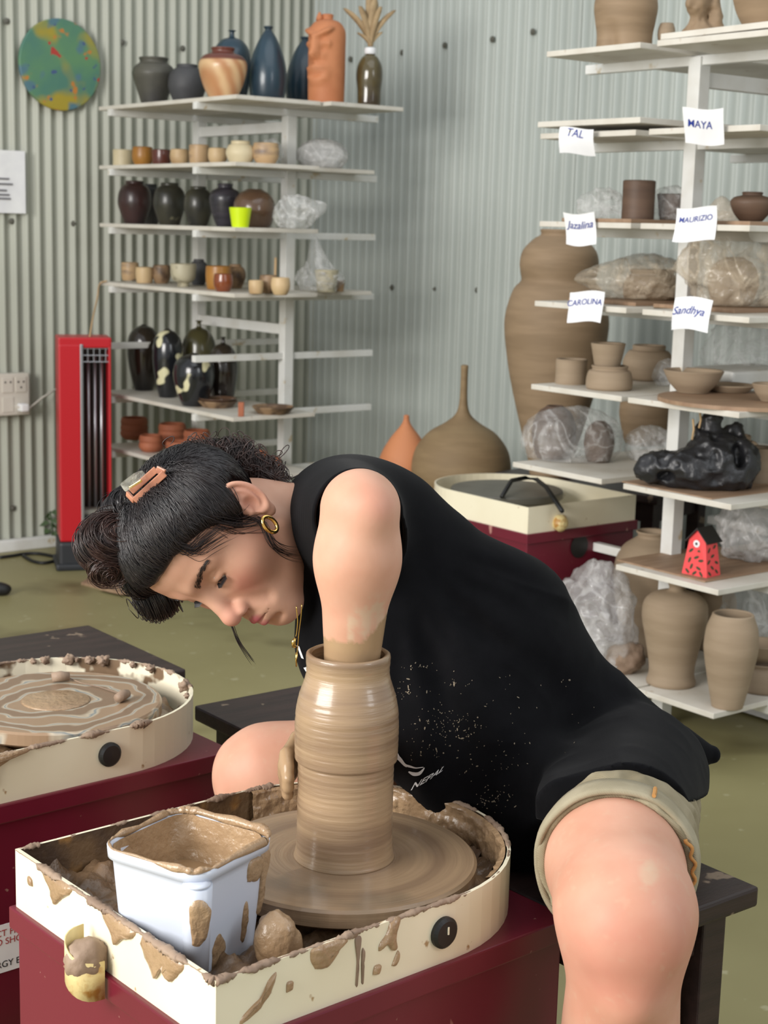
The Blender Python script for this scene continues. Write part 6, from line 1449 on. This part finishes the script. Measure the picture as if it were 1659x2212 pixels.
decal('lettering', text_px('I', 651, 1410, 40, -.35, 0, .8), M['white_print'])
decal('lettering', ribbon([(660, 1446), (668, 1441), (676, 1436)], (5, 2, 2)), M['white_print'])
# dried clay specks on the shirt
rsd = np.random.RandomState(11); VV = []; QQ = []
for (cx, cy, sx_, sy_, n) in ((940, 1560, 55, 30, 60), (1000, 1570, 40, 25, 40), (1060, 1720, 40, 30, 46), (930, 1620, 40, 26, 30), (880, 1490, 30, 20, 22), (1040, 1640, 90, 60, 50), (960, 1480, 70, 20, 20), (1150, 1520, 120, 90, 24), (900, 1440, 25, 6, 14)):
    for k in range(n):
        x, y = cx + rsd.normal() * sx_ * .6, cy + rsd.normal() * sy_ * .6; r_ = abs(rsd.normal()) * .55 + .45; a = rsd.rand() * 3; el_ = 1 + 2.2 * rsd.rand() ** 2
        q = [on_shirt(x + r_ * (el_ * math.cos(t) * math.cos(a) - math.sin(t) * math.sin(a)), y + r_ * (el_ * math.cos(t) * math.sin(a) + math.sin(t) * math.cos(a)), .0008) for t in np.linspace(0, 2 * PI, 6)[:-1]]
        if any(t is None for t in q): continue
        if max(np.linalg.norm(q[i] - q[i - 1]) for i in range(5)) > .008: continue
        k0 = len(VV); VV += q; QQ.append(tuple(range(k0, k0 + 5)))
M['speck'] = mat('dried_clay_speck', srgb(128, 116, 98), .8)
o = link('clay_specks', mesh('clay_specks', np.array(VV) - PL, QQ), M['speck'], shirt); o['kind'] = 'stuff'

# ------------------------------------------------------------------ shorts
CL = np.array([.2490, 1.540, .553]); axl = CL - HPL; axl /= np.linalg.norm(axl)
def shortsf(p):
    d = ell(p, (.285, 1.955, .525), (.105, .125, .080))
    lg = cone(p, HPL + np.array([.0, 0, .0]), CL, .080, .0800); lg = smax(lg, (p - CL) @ axl, .004); d = smin(d, lg, .03)
    CR = np.array([-.01, 2.005, .508]); ar = CR - HPR; ar = ar / np.linalg.norm(ar); rg = smax(cone(p, HPR, CR, .098, .084), (p - CR) @ ar, .004); d = smin(d, rg, .04)
    d = d - .0032 * ridge(p * np.array([30, 14, 30]), 2, 6) - .002 * np.sin(p[:, 1] * 120 + 8 * vnoise(p * 20, 3))
    d = smax(d, -(cone(p, HPL + (CL - HPL) * .45, CL + axl * .12, .070, .0735)), .003)
    d = smax(d, -(cone(p, HPR + (CR - HPR) * .5, CR + ar * .12, .070, .077)), .003)
    return smax(d, .444 - p[:, 2], .006)
V, Q = surfnet(shortsf, (-.06, 1.50, .42), (.48, 2.14, .70), .0030)
def twill(n, b, tc, mp, last):
    wv = n.add('ShaderNodeTexWave'); wv.bands_direction = 'DIAGONAL'; wv.inputs['Scale'].default_value = 260; wv.inputs['Distortion'].default_value = 1.5; n.link(tc.outputs['Object'], wv.inputs['Vector'])
    bp = n.add('ShaderNodeBump'); bp.inputs['Strength'].default_value = .35; bp.inputs['Distance'].default_value = .0006; n.link(wv.outputs['Fac'], bp.inputs['Height']); n.link(bp.outputs[0], b.inputs['Normal'])
M['shorts'] = mat('khaki_twill', srgb(150, 140, 116), .85, srgb(134, 124, 100), 18, spec=.2, extra=twill)
M['cuff'] = mat('khaki_cuff', srgb(160, 151, 128), .85, srgb(146, 137, 114), 22, spec=.2, extra=twill)
M['stitch'] = mat('orange_stitching', srgb(178, 128, 70), .8)
so = link('shorts', mesh_np('shorts', V - PL, Q), M['shorts'], PS, smooth=True)
# turned-up cuff of the near leg
u_ = np.cross(axl, [0, 0, 1.0]); u_ /= np.linalg.norm(u_); v_ = np.cross(u_, axl); V = []; Q = []; n = 72
prof = ((-.036, .0815), (-.034, .0850), (-.018, .0860), (-.002, .0848), (.002, .0825), (.001, .0785), (-.006, .0765), (-.03, .0765))
for a_, r_ in prof:
    for k in range(n):
        t = 2 * PI * k / n; rr = r_ * (1 + .010 * math.sin(3 * t + a_ * 40) + .006 * math.sin(7 * t)) * (1.0 + .05 * max(0, -math.sin(t))); V.append(CL + axl * (a_ + .004 * math.sin(2 * t)) + u_ * rr * math.cos(t) + v_ * rr * math.sin(t))
for j in range(len(prof) - 1):
    for k in range(n): m = (k + 1) % n; Q.append((j * n + k, j * n + m, (j + 1) * n + m, (j + 1) * n + k))
cu_ = link('cuff', mesh('cuff', np.array(V) - PL, Q), M['cuff'], so, smooth=True)
def cuff_pt(t, a_, r_): return CL + axl * a_ + u_ * r_ * math.cos(t) + v_ * r_ * math.sin(t)
for t in (PI / 2 - .42 * (1 if u_[0] > 0 else -1),):
    V, Q = tube_data([cuff_pt(t, -.030, .0862), cuff_pt(t, -.016, .0872), cuff_pt(t, -.002, .0862)], .0022, 6); link('stitching', mesh('stitching', V - PL, Q), M['stitch'], cu_)
sd = 0.0 if u_[0] > 0 else PI
for t0_, nm_ in ((sd, 'frayed_edge'),):
    pts = [cuff_pt(t0_ + dt, .003, .0805 + .002 * math.sin(dt * 30)) for dt in np.linspace(-.5, .45, 30)]; rr = .0016 + .0014 * np.abs(fbm(np.array(pts) * 220, 2, 4)); V, Q = tube_data(pts, rr, 6); link(nm_, mesh(nm_, V - PL, Q), M['stitch'], cu_, smooth=True)
